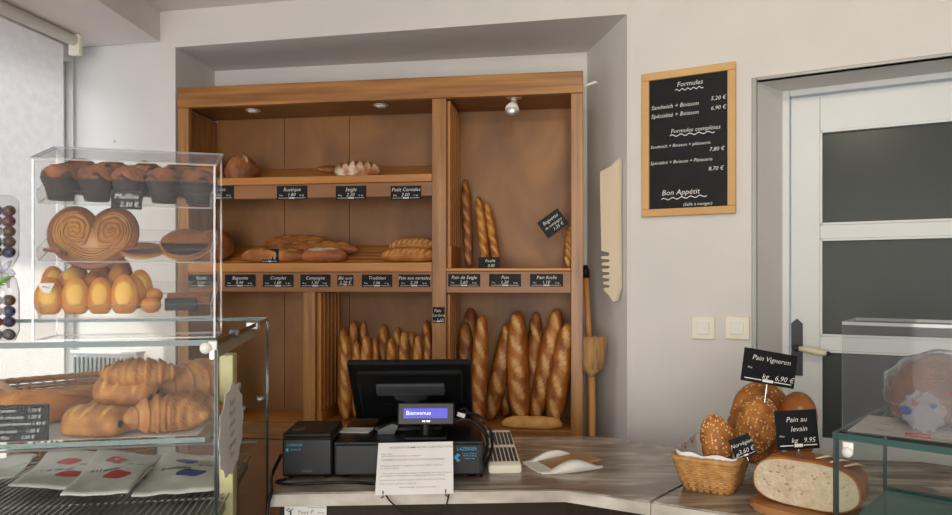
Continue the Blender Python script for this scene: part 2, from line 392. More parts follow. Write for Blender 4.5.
for z1, z0 in zr:
    b = new(); bx(b, xg, 1.30, DD+.018, DD+.026, z0, z1); xform(b, RW.m); obj('pane', b, 'dark_pane', door)
    b = new()
    for q in ((xg, xg+.008, z0, z1),(1.292, 1.30, z0, z1),(xg, 1.30, z0, z0+.008),(xg, 1.30, z1-.008, z1)): bx(b, q[0], q[1], DD-.003, DD+.018, q[2], q[3])
    xform(b, RW.m); obj('glazing_bead', b, 'door_white', door)
hx, hz = RW.hit(797, 345, DD)
b = new(); plate(b, [(hx-.021,hz-.12),(hx+.021,hz-.12),(hx+.021,hz+.085),(hx,hz+.105),(hx-.021,hz+.085)], DD-.006, DD+.001); xform(b, RW.m); ph = obj('handle_plate', b, 'aged_iron', door)
hz2 = RW.hit(797, 347, DD)[1]
b = new(); cyl(b, (hx,DD-.055,hz2), (hx,DD,hz2), .009); ball(b, (hx,DD-.055,hz2), .013); xform(b, RW.m); obj('spindle', b, 'aged_iron', ph, True)
b = new(); tube(b, [(hx+.01,DD-.055,hz2),(hx+.03,DD-.056,hz2-.003),(hx+.07,DD-.058,hz2-.010),(hx+.10,DD-.058,hz2-.014),(hx+.108,DD-.058,hz2-.015)], [.009,.011,.0135,.012,.006], 12); xform(b, RW.m); hg = obj('handle_grip', b, 'bone', ph, True)
b = new(); ball(b, (hx+.112,DD-.058,hz2-.0155), .009); xform(b, RW.m); obj('handle_cap', b, 'aged_iron', ph, True)
b = new(); prism(b, [(4.1+.13,.9),(4.6,.9),(4.6,-2.7),(4.23,-2.7)], 0, CZ); struct('wall_side', b, 'plaster')
b = new()
for a in ((-3.1,-2.5,0,CZ),(1.0,4.3,0,CZ),(-2.5,1.0,2.55,CZ),(-2.5,1.0,0,.12)): bx(b, a[0], a[1], -2.75, -2.6, a[2], a[3])
struct('wall_front', b, 'plaster')
b = new()
for x in (-2.5,-1.35,-.2,.94): bx(b, x, x+.06, -2.70, -2.64, .12, 2.55)
for z in (.12, 2.49): bx(b, -2.5, 1.0, -2.70, -2.64, z, z+.06)
win2 = struct('window_2', b, 'grey_frame')
b = new(); bx(b, -2.5, 1.0, -2.674, -2.668, .15, 2.52); obj('pane', b, 'clear_glass', win2)
# roller blind in front of the left window
t = thing('roller_blind', 'white roller blind glowing with daylight at the left edge of the photo', 'blind', LW.m)
BY = .14; BX0 = LW.hit(66, 100, BY-.02)[0]
b = new(); tube(b, [(x, BY, 2.640) for x in (BX0-.02, 1.0, 2.6)], .025, 18); obj('roller_tube', b, 'white_plastic', t, True)
b = new(); nx, nz = 40, 24
V = [[b.verts.new((BX0+.01+(2.5-BX0)*i/nx, BY-.025+.006*math.sin(i*.5+j*.12)*(1-j/nz) , .75+(2.61-.75)*j/nz)) for j in range(nz+1)] for i in range(nx+1)]
for i in range(nx):
    for j in range(nz): b.faces.new((V[i][j], V[i+1][j], V[i+1][j+1], V[i][j+1]))
obj('fabric', b, 'blind_fabric', t, True)
b = new(); bx(b, BX0+.01, 2.5, BY-.044, BY-.022, .73, .755, bev=.003); obj('bottom_bar', b, 'white_plastic', t)
b = new(); bx(b, BX0-.045, BX0-.022, BY-.028, BY+.028, 2.575, 2.668, bev=.004); obj('bracket', b, 'cream_plastic', t, label='cream end bracket of the blind')
# radiator on the back wall
AFL = Frame(-1.937, 3.381, -11.6)
xa, za = AFL.hit(76, 350, -.06); xb, _ = AFL.hit(140, 350, -.06)
t = thing('radiator', 'white ribbed radiator low on the wall, seen through the pastry case', 'radiator', AFL.m)
b = new(); bx(b, xa, xb, -.075, -.03, .45, za-.01, bev=.006); obj('body', b, 'radiator_white', t)
b = new(); k = 15
for i in range(k): x = xa+.01+(xb-xa-.02)*i/(k-1); bx(b, x-.0045, x+.0045, -.086, -.074, .47, za-.03, bev=.002)
obj('rib_panel', b, 'grey_frame', t)
b = new(); bx(b, xa-.004, xb+.004, -.09, -.025, za-.014, za, bev=.003); obj('top_grille', b, 'radiator_white', t)
for xq in (xa+.05, xb-.08): b = new(); bx(b, xq, xq+.03, -.032, 0, .6, .64); obj('wall_bracket', b, 'grey_frame', t)
x, z = AFL.hit(114, 141, 0)
b = new(); cyl(b, (x, -.006, z), (x, .002, z), .008, .006); o = obj('wall_hook', b, 'white_plastic', None, True); o.matrix_world = AFL.m; tag(o, 'tiny pale screw cap on the bare wall above the muffin display', 'screw')

# ================================================================== BREAD CABINET
C = Frame(-1.390, 3.265, -8.16); CW, CD = 1.868, .325
TZ, T1 = 2.446, 2.352
hx_ = lambda px, d=0.0: C.hit(px, 280, d)[0]
hz_ = lambda px, py, d=0.0: C.hit(px, py, d)[1]
U0, U1, U2 = 2.008, 1.986, 1.9225
M0, M1, M2 = 1.622, 1.586, 1.4955
R0, R1, R2_ = 1.602, 1.589, 1.493
FZ = .90
sl, sr = .052, CW-.052
ca, cb = hx_(432), hx_(446)
da, db = hx_(303), hx_(315)
cab = thing('bread_cabinet', 'large warm brown wooden bread cabinet with open shelves set in the wall niche', 'cabinet', C.m)
def cpart(name, mats, *boxes, bev=.003, label=None, parent=None):
    b = new()
    for q in boxes: bx(b, *q, bev=bev)
    return obj(name, b, mats, parent or cab, label=label)
cpart('stile', 'cabinet_wood', (0, sl, 0, .035, 0, T1+.0))
cpart('stile', 'cabinet_wood', (sr, CW, 0, .035, 0, T1))
cpart('stile', 'cabinet_wood', (ca, cb, 0, .035, FZ-.09, T1))
cpart('side_panel', 'cabinet_wood', (.002, .026, .035, CD-.012, 0, T1))
cpart('side_panel', 'cabinet_wood', (CW-.026, CW-.002, .035, CD-.012, 0, T1))
cpart('header_board', 'cabinet_wood_across', (0, CW, -.006, .03, T1, TZ))
cpart('top_panel', 'back_ply', (.0, CW, .03, CD, T1+.012, T1+.03))
cpart('partition', 'back_ply', (ca+.008, cb-.008, .035, CD-.012, FZ, T1+.012))
s1, s2 = hx_(284, .31), hx_(349, .31)
for x0, x1, z0, z1 in ((.026, s1, FZ-.02, T1+.012), (s1+.0025, s2, FZ-.02, T1+.012), (s2+.0025, ca+.008, FZ-.02, T1+.012), (cb-.008, CW-.026, FZ-.02, T1+.012)):
    cpart('back_panel', 'back_ply', (x0, x1, CD-.012, CD, z0, z1), bev=.001)
def sloped_shelf(x0, x1, zf, rise):
    b = new(); n = 6; d0, d1 = .012, CD-.016
    for i in range(n):
        y0 = d0+(d1-d0)*i/n; y1 = d0+(d1-d0)*(i+1)/n-.006
        z0 = zf+rise*(i/n); z1 = zf+rise*((i+1)/n-.02)
        plate_pts = [(y0, z0-.016), (y1, z1-.016), (y1, z1), (y0, z0)]
        a = [b.verts.new((x0, p[0], p[1])) for p in plate_pts]; c = [b.verts.new((x1, p[0], p[1])) for p in plate_pts]
        b.faces.new(a); b.faces.new(list(reversed(c)))
        for k in range(4): b.faces.new((c[k], c[(k+1)%4], a[(k+1)%4], a[k]))
    return obj('slatted_shelf', b, 'shelf_wood', cab)
SR = .10
sloped_shelf(.027, ca+.006, U0, SR); sloped_shelf(.027, ca+.006, M0, SR)
cpart('shelf_lip', 'shelf_wood', (sl, ca, -.004, .012, U1, U0+.012)); cpart('label_rail', 'rail_wood', (sl, ca, .004, .022, U2, U1))
cpart('shelf_lip', 'shelf_wood', (sl, ca, -.004, .012, M1, M0+.006)); cpart('label_rail', 'rail_wood', (sl, ca, .004, .022, M2, M1))
cpart('shelf', 'shelf_wood', (cb-.006, CW-.026, .02, CD-.014, R1-.012, R0-.002)); cpart('shelf_lip', 'shelf_wood', (cb, sr, -.004, .02, R1, R0)); cpart('label_rail', 'rail_wood', (cb, sr, .004, .022, R2_, R1))
cpart('ceiling_board', 'back_ply', (da, ca, .03, CD-.012, M2+.0, M2+.012)); 
cpart('floor_board', 'shelf_wood', (.026, CW-.026, .022, CD-.012, FZ-.018, FZ)); cpart('base_rail', 'cabinet_wood_across', (sl, sr, -.002, .022, FZ-.075, FZ))
cpart('base_door', 'rail_wood', (sl, ca, .006, .026, .08, FZ-.08)); cpart('base_door', 'rail_wood', (cb, sr, .006, .026, .08, FZ-.08)); cpart('plinth', 'counter_brown', (sl, sr, .03, .05, 0, .08))
cpart('divider_stile', 'cabinet_wood', (da, db, 0, .03, FZ, M2)); cpart('divider', 'back_ply', (da+.008, db-.006, .03, CD-.012, FZ, M2))
def slat_side(x, z0, z1, zr):
    b = new(); bx(b, x, x+.006, .03, CD-.014, z0, z1)
    n = 6
    for i in range(n):
        y = .045+(CD-.08)*i/(n-1); bx(b, x+.006, x+.020, y-.012, y+.012, zr, z1-.004, bev=.002)
    bx(b, x+.006, x+.024, .03, CD-.014, z0, zr, bev=.002)
    obj('slatted_side', b, 'slat_wood', cab)
slat_side(db-.004, FZ, M2, FZ+.05); slat_side(cb-.006, R0, T1, hz_(447, 245)); slat_side(cb-.006, FZ, R2_, FZ+.05)
def spot(px, py, d, lab, swivel=False):
    x, z = C.hit(px, py, d); z = T1+.012
    t = thing('spotlight', lab, 'spotlight', C.m @ TR((x, d, z)), None if swivel else 'flush spotlights')
    b = new(); cyl(b, (0,0,-.006), (0,0,-.0005), .034, .036, 24); obj('trim_ring', b, 'bright_metal', t, True)
    b = new()
    if swivel:
        b2 = new(); cyl(b2, (0,0,-.03), (0,0,-.005), .012); obj('stem', b2, 'white_plastic', t, True)
        tube(b, [(.0,-.0,-.026),(-.004,-.012,-.045),(-.006,-.026,-.062)], [.016,.024,.031], 20)
        obj('lamp_head', b, 'white_plastic', t, True)
        b = new(); ball(b, (-.007,-.028,-.065), .024, .012, .022); obj('bulb', b, 'bright_metal', t, True)
    else:
        cyl(b, (0,0,-.012), (0,0,-.005), .022, .025, 20); obj('bulb', b, 'screen_text' if False else 'white_plastic', t, True)
spot(253, 110, .13, 'flush chrome spotlight in the cabinet top above the cone shaped loaf'); spot(381, 107, .12, 'flush chrome spotlight in the cabinet top above the floured loaf'); spot(514, 104, .07, 'white swivel spotlight in the top of the right compartment', True)
# loose white cable beside the cabinet top
b = new(); p0 = C.w(CW+.001, .02, hz_(585, 85)); tube(b, [p0, p0+Vector((.02,-.005,.006)), p0+Vector((.05,-.01,.016)), p0+Vector((.058,-.005,.012))], .006, 8)
tag(obj('cable_end', b, 'white_plastic', None, True), 'short white cable end sticking out beside the cabinet top corner', 'cable')

# ---- price tags on the cabinet
def rail_tag(px0, px1, py0, py1, lines, label, d=-.0022):
    x0, z1 = C.hit(px0, py0, d); x1, z0 = C.hit(px1, py1, d); w = x1-x0; h = z1-z0
    return price_tag(C.m @ TR(((x0+x1)/2, d+.004, z0)), w, h, lines, label, 'price tags on the cabinet rails')
def two(a, p): return [(a, 0, .60, .38), (p, -.02, .22, .36), ('Prix', -.36, .24, .18), ('le kg', .32, .24, .18)]
for px0, px1, a, p, lab in ((203,233.5,'Tourte','3,60','first tag of the upper rail, half behind the muffin display'),(276.5,307,'Rustique','1,80','second tag of the upper rail, reading Rustique'),(335.5,366,'Seigle','2,20','third tag of the upper rail, under the floured loaf'),(390.5,421,'Petit Cereales','2,00','last tag of the upper rail, beside the centre post')):
    rail_tag(px0, px1, 186, 199, two(a, p), 'black slate price tag, '+lab, -.0012)
for px0, px1, a, p, lab in ((186,216,'Boule','2,40','seen through the display box at the left end of lower rail'),(224.5,255,'Baguette','0,90','reading Baguette on the lower rail'),(262.5,293,'Complet','1,80','reading Complet on the lower rail'),(300,330,'Campagne','1,50','reading Campagne, under the two long floured breads'),(361.5,392,'Tradition','1,06','reading Tradition on the lower rail'),(398.5,430,'Pain aux cereales','2,20','reading Pain aux cereales at the right end of the lower rail')):
    rail_tag(px0, px1, 274.5, 287, two(a, p), 'black slate price tag '+lab)
rail_tag(337, 353, 275, 286, [('Blé noir', 0, .58, .42), ('2,30 €', 0, .18, .42)], 'small square black price tag between the wide ones of the lower rail')
for px0, px1, a, p, lab in ((448,480,'Pain de Seigle','2,60','reading Pain de Seigle, by the centre post on the right rail'),(489,521,'Pain','1,30','reading Pain, middle of the right rail'),(530,563,'Pain ficelle','1,10','at the right end of the right rail, grey with glare')):
    rail_tag(px0, px1, 274, 286.5, two(a, p), 'black slate price tag '+lab)
rail_tag(432.5, 444.5, 307, 323, [('Pain', -.1, .68, .27), ('Lardons', 0, .40, .25), ('1,60', .1, .10, .27)], 'narrow black tag fixed to the centre post reading Pain Lardons', -.0042)

# ---- breads on the sloped shelves
TL = math.atan(SR/(CD-.03))
def on_shelf(px, d, zf, rz=0, up=0):
    return C.m @ TR((C.hit(px, 200 if zf == U0 else 255, d)[0], d, zf+SR*(d-.012)/(CD-.028)+.003+up), rz, TL)
b = loaf_bm(.168, .15, .112, p=1.7, q=.75, seed=1, scores=[(.0,0,.07,.012,.5),(.01,0,.05,.011,-.9)], flat=.3, amp=.12)
loaf_obj('country_loaf', b, ['dark_floured'], on_shelf(243, .075, U0, .15), 'pointed brown country loaf with a floury foot, alone at left of the upper shelf')
b = loaf_bm(.17, .15, .10, p=2, q=.6, seed=2, flat=.4); loaf_obj('round_loaf', b, ['dark_crust', 'dark_ear'], on_shelf(207, .12, U0), 'dark round loaf half behind the muffin display on the upper shelf')
b = loaf_bm(.215, .10, .066, p=2.6, q=.5, seed=3, scores=[(-.07,0,.012,.05,.15),(-.035,0,.010,.05,.1),(.0,0,.012,.05,.1),(.035,0,.010,.05,.1),(.068,0,.010,.045,.1)], depth=.08, amp=.08)
loaf_obj('floured_loaf', b, ['flour_crust', 'dark_ear'], on_shelf(358, .07, U0, .05), 'pale floured loaf with a few slashes, alone at right of the upper shelf')
b = loaf_bm(.16, .05, .03, seed=4); loaf_obj('flat_bread', b, ['dark_crust', 'dark_ear'], on_shelf(333, .17, U0, .5), 'thin dark flat bread just behind the floured loaf of the upper shelf')
b = loaf_bm(.18, .17, .145, p=2, q=.55, seed=5, scores=[(0,0,.06,.012,.8),(0,0,.06,.012,-.7)], flat=.55, amp=.06); loaf_obj('round_loaf', b, ['dark_crust', 'dark_ear'], on_shelf(217, .09, M0), 'round brown boule behind the right edge of the clear display, lower shelf')
b = loaf_bm(.30, .068, .062, seed=6, scores=slashes(4, .28, .03, .01, .35)); loaf_obj('baguette', b, ['baguette_crust', 'baguette_ear'], on_shelf(274, .06, M0, .12), 'short brown baguette lying behind the little standing tag on the lower shelf')
b = loaf_bm(.44, .075, .065, seed=7, scores=slashes(5, .42, .035, .012, .35)); loaf_obj('baguette', b, ['pain_crust', 'dark_ear'], on_shelf(316, .155, M0, -.10), 'long brown bread lying behind the floured one on the lower shelf')
b = loaf_bm(.34, .07, .066, seed=8, scores=slashes(4, .32, .03, .011, .3)); loaf_obj('baguette', b, ['pain_crust', 'baguette_ear'], on_shelf(298, .245, M0, .02), 'rearmost brown bread lying against the back of the lower shelf')
b = loaf_bm(.225, .075, .064, seed=9, scores=[(0,0,.08,.022,.05)], depth=.1); loaf_obj('floured_loaf', b, ['pain_floured'], on_shelf(325, .055, M0, -.03), 'glossy brown loaf with one white floury split on the lower shelf')
sc = lambda n, L: [(-L/2+L*(i+.5)/n, 0, .045, .0085, 1.05) for i in range(n)]
b = loaf_bm(.25, .08, .058, seed=10, scores=sc(9, .24), p=3); loaf_obj('slashed_loaf', b, ['baguette_crust', 'baguette_ear'], on_shelf(409, .06, M0), 'front one of the two closely slashed loaves by the centre post')
b = loaf_bm(.23, .08, .06, seed=12, scores=sc(9, .22), p=3); loaf_obj('slashed_loaf', b, ['pain_crust', 'pain_ear'], on_shelf(414, .155, M0, .05, .014), 'rear one of the two closely slashed loaves by the centre post')
x, z = C.hit(270, 264, .022); price_tag(C.m @ TR((x, .019, M0+.007), 0, -.12), .082, .066, [('Pain', -.15, .62, .34), ('1,20 €', 0, .25, .34)], 'small black tag standing in front of the baguettes on the lower shelf')

# ---- breads standing in the compartments
def stand(name, pxb, db_, pxt, pyt, dt, wd, scores_n, seed, mats, label, group, z0=FZ, hl=.05, an=.32, p=3.2, q=.42, amp=.05, thick=.85, bend=0):
    xb = C.hit(pxb, 350, db_)[0]; xt, zt_ = C.hit(pxt, pyt, dt)
    p0 = Vector((xb, db_, z0+.003)); p1 = Vector((xt, dt, zt_)); L = (p1-p0).length
    bm = loaf_bm(L, wd, wd*thick, seed=seed, scores=slashes(scores_n, L, hl, wd*.16, an) if scores_n else (), p=p, q=q, amp=amp, bend=bend)
    M = along(p0, p1, Vector((0, -1, .12))); M = M @ Matrix.Translation((0, 0, -wd*thick*.5))
    return loaf_obj(name, bm, mats, C.m @ M, label, 'bread', group)
BG = ['baguette_crust', 'baguette_ear']; PN = ['pain_crust', 'pain_ear']; DK = ['dark_crust', 'dark_ear']
bl = [(345,.07,345,335,.10,.056,'leftmost baguette of the standing row, full length beside the monitor'),(342,.16,343,327,.2,.05,'baguette behind the leftmost one, against the slatted divider'),
 (353,.17,353,320,.23,.052,'tallest baguette at the left of the standing row'),(362,.27,363,322,.285,.042,'pale baguette tip just right of the tallest one at left'),(356,.10,356,341,.12,.046,'short baguette second from left in the front row'),
 (366,.09,366,335,.12,.058,'thick front baguette third from left above the monitor'),(375,.12,375,337,.15,.038,'thin baguette in shade right of the thick front one'),(384,.22,383,324,.27,.060,'rounded dark topped baguette left of the middle of the row'),
 (392,.09,391,338,.12,.052,'front baguette with a slanting top at the middle of the row'),(398,.24,397,327,.28,.054,'dark topped baguette at the back, middle of the row'),(404,.10,404,331,.14,.056,'upright pale baguette in front, right of the middle'),
 (412,.22,412,331,.27,.05,'shaded baguette at the back between two front ones'),(418,.09,418,335,.13,.052,'front baguette second from the centre post'),(428,.20,426,320,.26,.056,'tall baguette leaning by the centre post'),(428,.09,428,331,.13,.044,'front baguette touching the centre post')]
for i, (a, d0, c, y, d1, wd, lab) in enumerate(bl):
    stand('baguette', a, d0, c, y, d1, wd, 5, 20+i, BG, 'standing '+lab, 'baguettes standing left of the centre post', hl=.045)
for i, (a, d0, c, y, d1, wd, lab, mats, ns) in enumerate([
 (470,.24,470,308,.26,.084,'dark round topped loaf at the back left of the lower right compartment',DK,3),(467,.15,465,322,.19,.076,'dark twisted loaf beside the slatted side, lower right compartment',DK,4),
 (479,.065,482,315,.13,.072,'long slim loaf just right of the monitor edge',PN,5),(489,.17,509,322,.24,.085,'loaf leaning to the right behind the middle one',PN,4),(505,.27,506,366,.28,.06,'short loaf low between its taller neighbours',PN,2),
 (521,.10,517,311,.16,.098,'big upright loaf with long slashes at the middle front',PN,5),(529,.24,536,312,.27,.072,'round topped loaf behind, right of the big upright one',PN,3),(534,.16,558,309,.22,.088,'loaf with a cut off top end leaning right',PN,5),(553,.09,570,322,.13,.094,'wide slashed loaf leaning on the right post',PN,4)]):
    stand('long_loaf', a, d0, c, y, d1, wd, ns, 60+i, mats, 'standing '+lab, 'long loaves standing right of the centre post', hl=.056, an=.46, bend=.006*((i%3)-1))
b = loaf_bm(.265, .058, .05, seed=77, scores=(), amp=.05, p=4); loaf_obj('small_baguette', b, ['baguette_ear', 'baguette_crust'], C.m @ TR((hx_(532, .045), .045, FZ+.002), .05), 'pale smooth baguette lying across in front of the standing loaves')
for i, (a, d0, c, y, d1, wd, lab) in enumerate([(469,.20,465,179,.27,.05,'dark tipped leftmost slim baguette of the upper right compartment'),(486,.16,478,196,.24,.045,'middle one of the three slim baguettes in the upper right compartment'),(498,.18,486,202,.27,.044,'right one of the three slim baguettes in the upper right compartment'),(568,.12,571,226,.2,.05,'bread half hidden behind the right post, under the tilted tag')]):
    stand('slim_baguette', a, d0, c, y, d1, wd, 6, 90+i, BG if i else ['dark_crust','baguette_ear'], lab, 'slim baguettes of the upper right compartment', z0=R0, hl=.035, an=.5)
x, z = C.hit(489, 266.5, .05); price_tag(C.m @ TR((x, .05, R0), 0, -.1), .094, .05, [('Ficelle', .05, .55, .36), ('0,85', .1, .12, .36)], 'small black tag reading Ficelle at the feet of the slim baguettes', foot=False)
x, z = C.hit(556, 221, .11)
price_tag(C.m @ TR((x, .085, z-.03)) @ Matrix.Rotation(math.radians(-36), 4, 'Y') @ TR((0,0,-.02)), .112, .085, [('Baguette', 0, .66, .26), ('de campagne', 0, .40, .2), ('1,25 €', .1, .14, .24)], 'tilted black price tag stuck beside the right post above the shelf', pin=.05, foot=False)

# ================================================================== broom, wooden knife, chalkboard, switches
AR = Frame(.618, 2.864, math.degrees(math.atan2(.481, -.088)))     # along the niche side wall, local +y points to the room
ys = AR
kf = W(623, 280, 2.905); kr = W(603.5, 280, 2.985); KF = Frame(kf.x-.004, kf.y, math.degrees(math.atan2(kr.y-kf.y, kr.x-kf.x)))
kw = (kr-kf).xy.length; kz = lambda px, py: KF.hit(px, py, 0)[1]
kx = lambda f: f*kw
zb = kz(618, 302); zk0 = kz(622, 158); zk1 = kz(604, 172); zt0 = kz(610, 291); zt1 = kz(606, 253)
pts = [(kx(0), zk0), (kx(.03), zk0-.2), (kx(0), zb+.06), (kx(.18), zb+.005), (kx(.32), zb), (kx(.62), zb+.035)]
n = 6
for i in range(n):
    z = zt0+(zt1-zt0)*i/n; dz = (zt1-zt0)/n
    pts += [(kx(.80+.025*i), z+dz*.05), (kx(.82+.025*i), z+dz*.45), (kx(.52), z+dz*.55), (kx(.52), z+dz*.95)]
pts += [(kx(.93), zt1+.01), (kx(.97), zk1-.2), (kx(1.0), zk1-.06), (kx(1.0), zk1), (kx(.45), zk0-.03)]
b = new(); plate(b, pts, .0, .016); o = obj('wooden_knife_sign', b, 'pale_wood'); o.matrix_world = KF.m; tag(o, 'big pale wooden bread knife with saw teeth hung on the niche side wall', 'wall decoration')
def P(px, py, Y): return W(px, py, Y)
t = thing('broom', 'wooden broom with upturned straw bristles leaning beside the cabinet', 'broom', Matrix.Translation(P(591, 440, 3.02).xy.to_3d()))
off = -P(591, 440, 3.02).xy.to_3d()
b = new(); tube(b, [Vector((P(594,440,3.02).x, P(594,440,3.02).y, .005))+off, P(592, 372, 2.99)+off], .014, 10); obj('handle', b, 'broom_wood', t, True)
b = new(); R = []
for (y, hw, c) in ((376,.012,591),(370,.034,592.5),(366,.042,592.5),(356,.042,593.2),(345,.044,594),(337,.046,594.5)):
    p = P(c, y, 2.98)+off; R.append([p+Vector((math.cos(a*PI/8)*hw, math.sin(a*PI/8)*.026, 0)) for a in range(16)])
rings(b, R)
for k in range(110):
    a_ = random.uniform(0, 2*PI); q_ = math.sqrt(random.random()); lo = P(592.5, 369, 2.98)+off; hi = P(594.3, random.uniform(334, 341), 2.98)+off; e = Vector((math.cos(a_)*q_, math.sin(a_)*q_, 0))
    tube(b, [lo+Vector((e.x*.043, e.y*.027, 0)), (lo+hi)/2+Vector((e.x*.047, e.y*.029, 0)), hi+Vector((e.x*.049+random.uniform(-.004,.004), e.y*.03, 0))], [.0028,.0028,.0015], 5)
obj('bristles', b, 'straw', t, True)
t = thing('peel', 'thin wooden pole with a black tip standing behind the broom', 'pole', Matrix.Translation(P(589, 440, 3.10).xy.to_3d())); off = -P(589, 440, 3.10).xy.to_3d()
b = new(); tube(b, [Vector((P(589,440,3.1).x, P(589,440,3.1).y, .004))+off, P(589, 340, 3.1)+off, P(586, 277, 3.11)+off], .013, 10); obj('shaft', b, 'broom_wood', t, True)
b = new(); tube(b, [P(586,278,3.11)+off, P(585.5,270,3.112)+off, P(585.5,265,3.112)+off], [.018,.017,.008], 10); obj('cap', b, 'black_plastic', t, True)
# chalkboard
x0, z1a = RW.hit(643, 77, 0); x1, z1b = RW.hit(736.5, 61.5, 0); z0a = RW.hit(645, 217.5, 0)[1]; z0b = RW.hit(738, 213.5, 0)[1]
z1 = (z1a+z1b)/2; z0 = (z0a+z0b)/2
bw, bh = x1-x0, z1-z0; fw = .03
t = thing('menu_chalkboard', 'black menu chalkboard in a light wood frame on the right wall', 'chalkboard', RW.m @ TR(((x0+x1)/2, -.002, z0)))
b = new()
bx(b, -bw/2, bw/2, -.022, 0, 0, fw, bev=.003); bx(b, -bw/2, bw/2, -.022, 0, bh-fw, bh, bev=.003); bx(b, -bw/2, -bw/2+fw, -.0215, 0, fw, bh-fw, bev=.003); bx(b, bw/2-fw, bw/2, -.0215, 0, fw, bh-fw, bev=.003)
obj('frame', b, 'board_frame_wood', t)
b = new(); bx(b, -bw/2+fw*.8, bw/2-fw*.8, -.010, -.002, fw*.8, bh-fw*.8); obj('board', b, 'slate', t)
b = new(); iw = bw-2*fw
def line(s, u, v, sz, al='LEFT', rot=0): text_bm(b, s, -iw/2+u*iw, v*bh, sz*bh, al, .2, -.0115, rot=rot)
def wave(u0, u1, v, dv=0):
    n = 24; pr = [(-iw/2+iw*(u0+(u1-u0)*i/n), v*bh+.004*math.sin(i*1.3)+dv*i/n) for i in range(n+1)]
    for i in range(n):
        vs = [b.verts.new((pr[k][0], -.0115, pr[k][1]+s)) for k, s in ((i,-.0016),(i+1,-.0016),(i+1,.0016),(i,.0016))]; b.faces.new(vs)
line('Formules', .36, .885, .046); wave(.34, .70, .862)
line('Sandwich + Boisson', .02, .745, .040); line('5,20 €', .98, .765, .037, 'RIGHT')
line('Spécialité + Boisson', .02, .685, .040); line('6,90 €', .98, .70, .037, 'RIGHT')
line('Formules complètes', .28, .57, .040); wave(.27, .84, .553)
line('Sandwich + Boisson + pâtisserie', .01, .475, .031); line('7,80 €', .96, .425, .037, 'RIGHT')
line('Spécialité + Boisson + Pâtisserie', .01, .362, .032); line('8,70 €', .95, .295, .037, 'RIGHT')
line('Bon Appétit', .16, .145, .052); wave(.16, .74, .118, .006)
line('(Salle à manger)', .44, .066, .030)
obj('writing', b, 'chalk', t)
for px0, px1, lab in ((694,713,'left of the two cream light switches on the right wall'),(728,747,'right of the two cream light switches, next to the door frame')):
    xa, zt1 = RW.hit(px0, 318, 0); xb, zt2 = RW.hit(px1, 338, 0); c = (xa+xb)/2; h = .044; zc = (zt1+zt2)/2
    t = thing('light_switch', lab, 'light switch', RW.m @ TR((c, -.001, zc)))
    b = new(); bx(b, -h, h, -.010, 0, -h, h, bev=.004); obj('plate', b, 'cream_plastic', t)
    b = new(); bx(b, -h*.55, h*.55, -.0145, -.008, -h*.55, h*.55, bev=.003); obj('rocker', b, 'white_plastic', t)
# ================================================================== LEFT PASTRY CASE
L = Frame(-.536, 1.45, 10)
LT, LS, LD, LX, LDEP = 1.4265, 1.219, 1.04, -1.25, .90; LB = .70
t = case = thing('pastry_case', 'glass pastry display case holding croissants on the left', 'display case', L.m)
b = new(); bx(b, LX, 0, .0, LDEP, .08, LB, bev=.006); obj('body', b, 'case_white', t)
b = new(); bx(b, LX+.03, -.03, .03, LDEP-.03, 0, .08); obj('plinth', b, 'black_plastic', t)
b = new(); bx(b, LX+.01, -.03, .012, .64, LD-.05, LD-.03); bx(b, LX+.01, -.05, .03, .60, LB, LD-.05); obj('deck_tray', b, 'grey_frame', t)
b = new()
for k in range(77):
    x = LX+.05+k*.0155; cyl(b, (x, .03, LD-.012), (x, .63, LD-.012), .0026, n=6)
for y in (.03, .25, .47, .68, LDEP-.06): cyl(b, (LX+.05, y, LD-.016), (-.03, y, LD-.016), .0035, n=6)
obj('wire_grill', b, 'grill_steel', t)
b = new(); pane(b, LX, -.004, 0, .008, LB, LT-.012); obj('front_pane', b, ['clear_glass', 'glass_edge_dark'], t)
b = new(); pane(b, -.008, 0, .0085, LDEP, LB, LT-.012); obj('side_pane', b, ['tinted_glass', 'glass_edge_dark'], t)
b = new(); pane(b, LX, 0, -.004, LDEP, LT-.0115, LT); obj('top_pane', b, ['clear_glass', 'glass_edge'], t)
b = new(); pane(b, LX, -.03, .03, .52, LS-.010, LS); obj('glass_shelf', b, ['clear_glass', 'glass_edge'], t)
b = new(); bx(b, -.045, -.012, .27, .33, LB, LT-.06, bev=.003); obj('glare_post', b, 'glare_cream', t, label='cream inner post standing in for glare')  # yellow-white glare on the side glass, put into the colour of a post
b = new(); bx(b, -.022, -.0095, .03, LDEP-.22, LT-.045, LT-.013, bev=.002); obj('top_rail', b, 'bright_metal', t)
for (px, py, yy) in ((238,386,.43),(262,399,.80),(236,333.5,.36)):
    y, z = L.hitx(px, py, 0); b = new(); cyl(b, (-.014, y, z), (.006, y, z), .009); obj('clamp', b, 'steel', t, True)
y, z = L.hitx(258, 323, 0); b = new(); bx(b, -.03, .004, y-.03, y+.015, z-.018, z+.004, bev=.003); obj('corner_bracket', b, 'bright_metal', t)
x, z = L.hit(206, 348, -.004); b = new(); cyl(b, (x, -.010, z), (x, .0, z), .0115, n=20); bx(b, x+.004, x+.022, -.006, .0, z-.005, z+.014, bev=.002); obj('glass_bolt', b, 'white_plastic', t, True)
x = L.hitz(60, 437, LS)[0]; b = new(); cyl(b, (-.02, .06, LS-.016), (-.008, .06, LS-.016), .008); cyl(b, (-.02, .45, LS-.016), (-.008, .45, LS-.016), .008); obj('shelf_peg', b, 'steel', t, True)
b = new(); bx(b, LX, LX+.02, 0, LDEP, LB, LT-.012); obj('end_post', b, 'case_white', t)
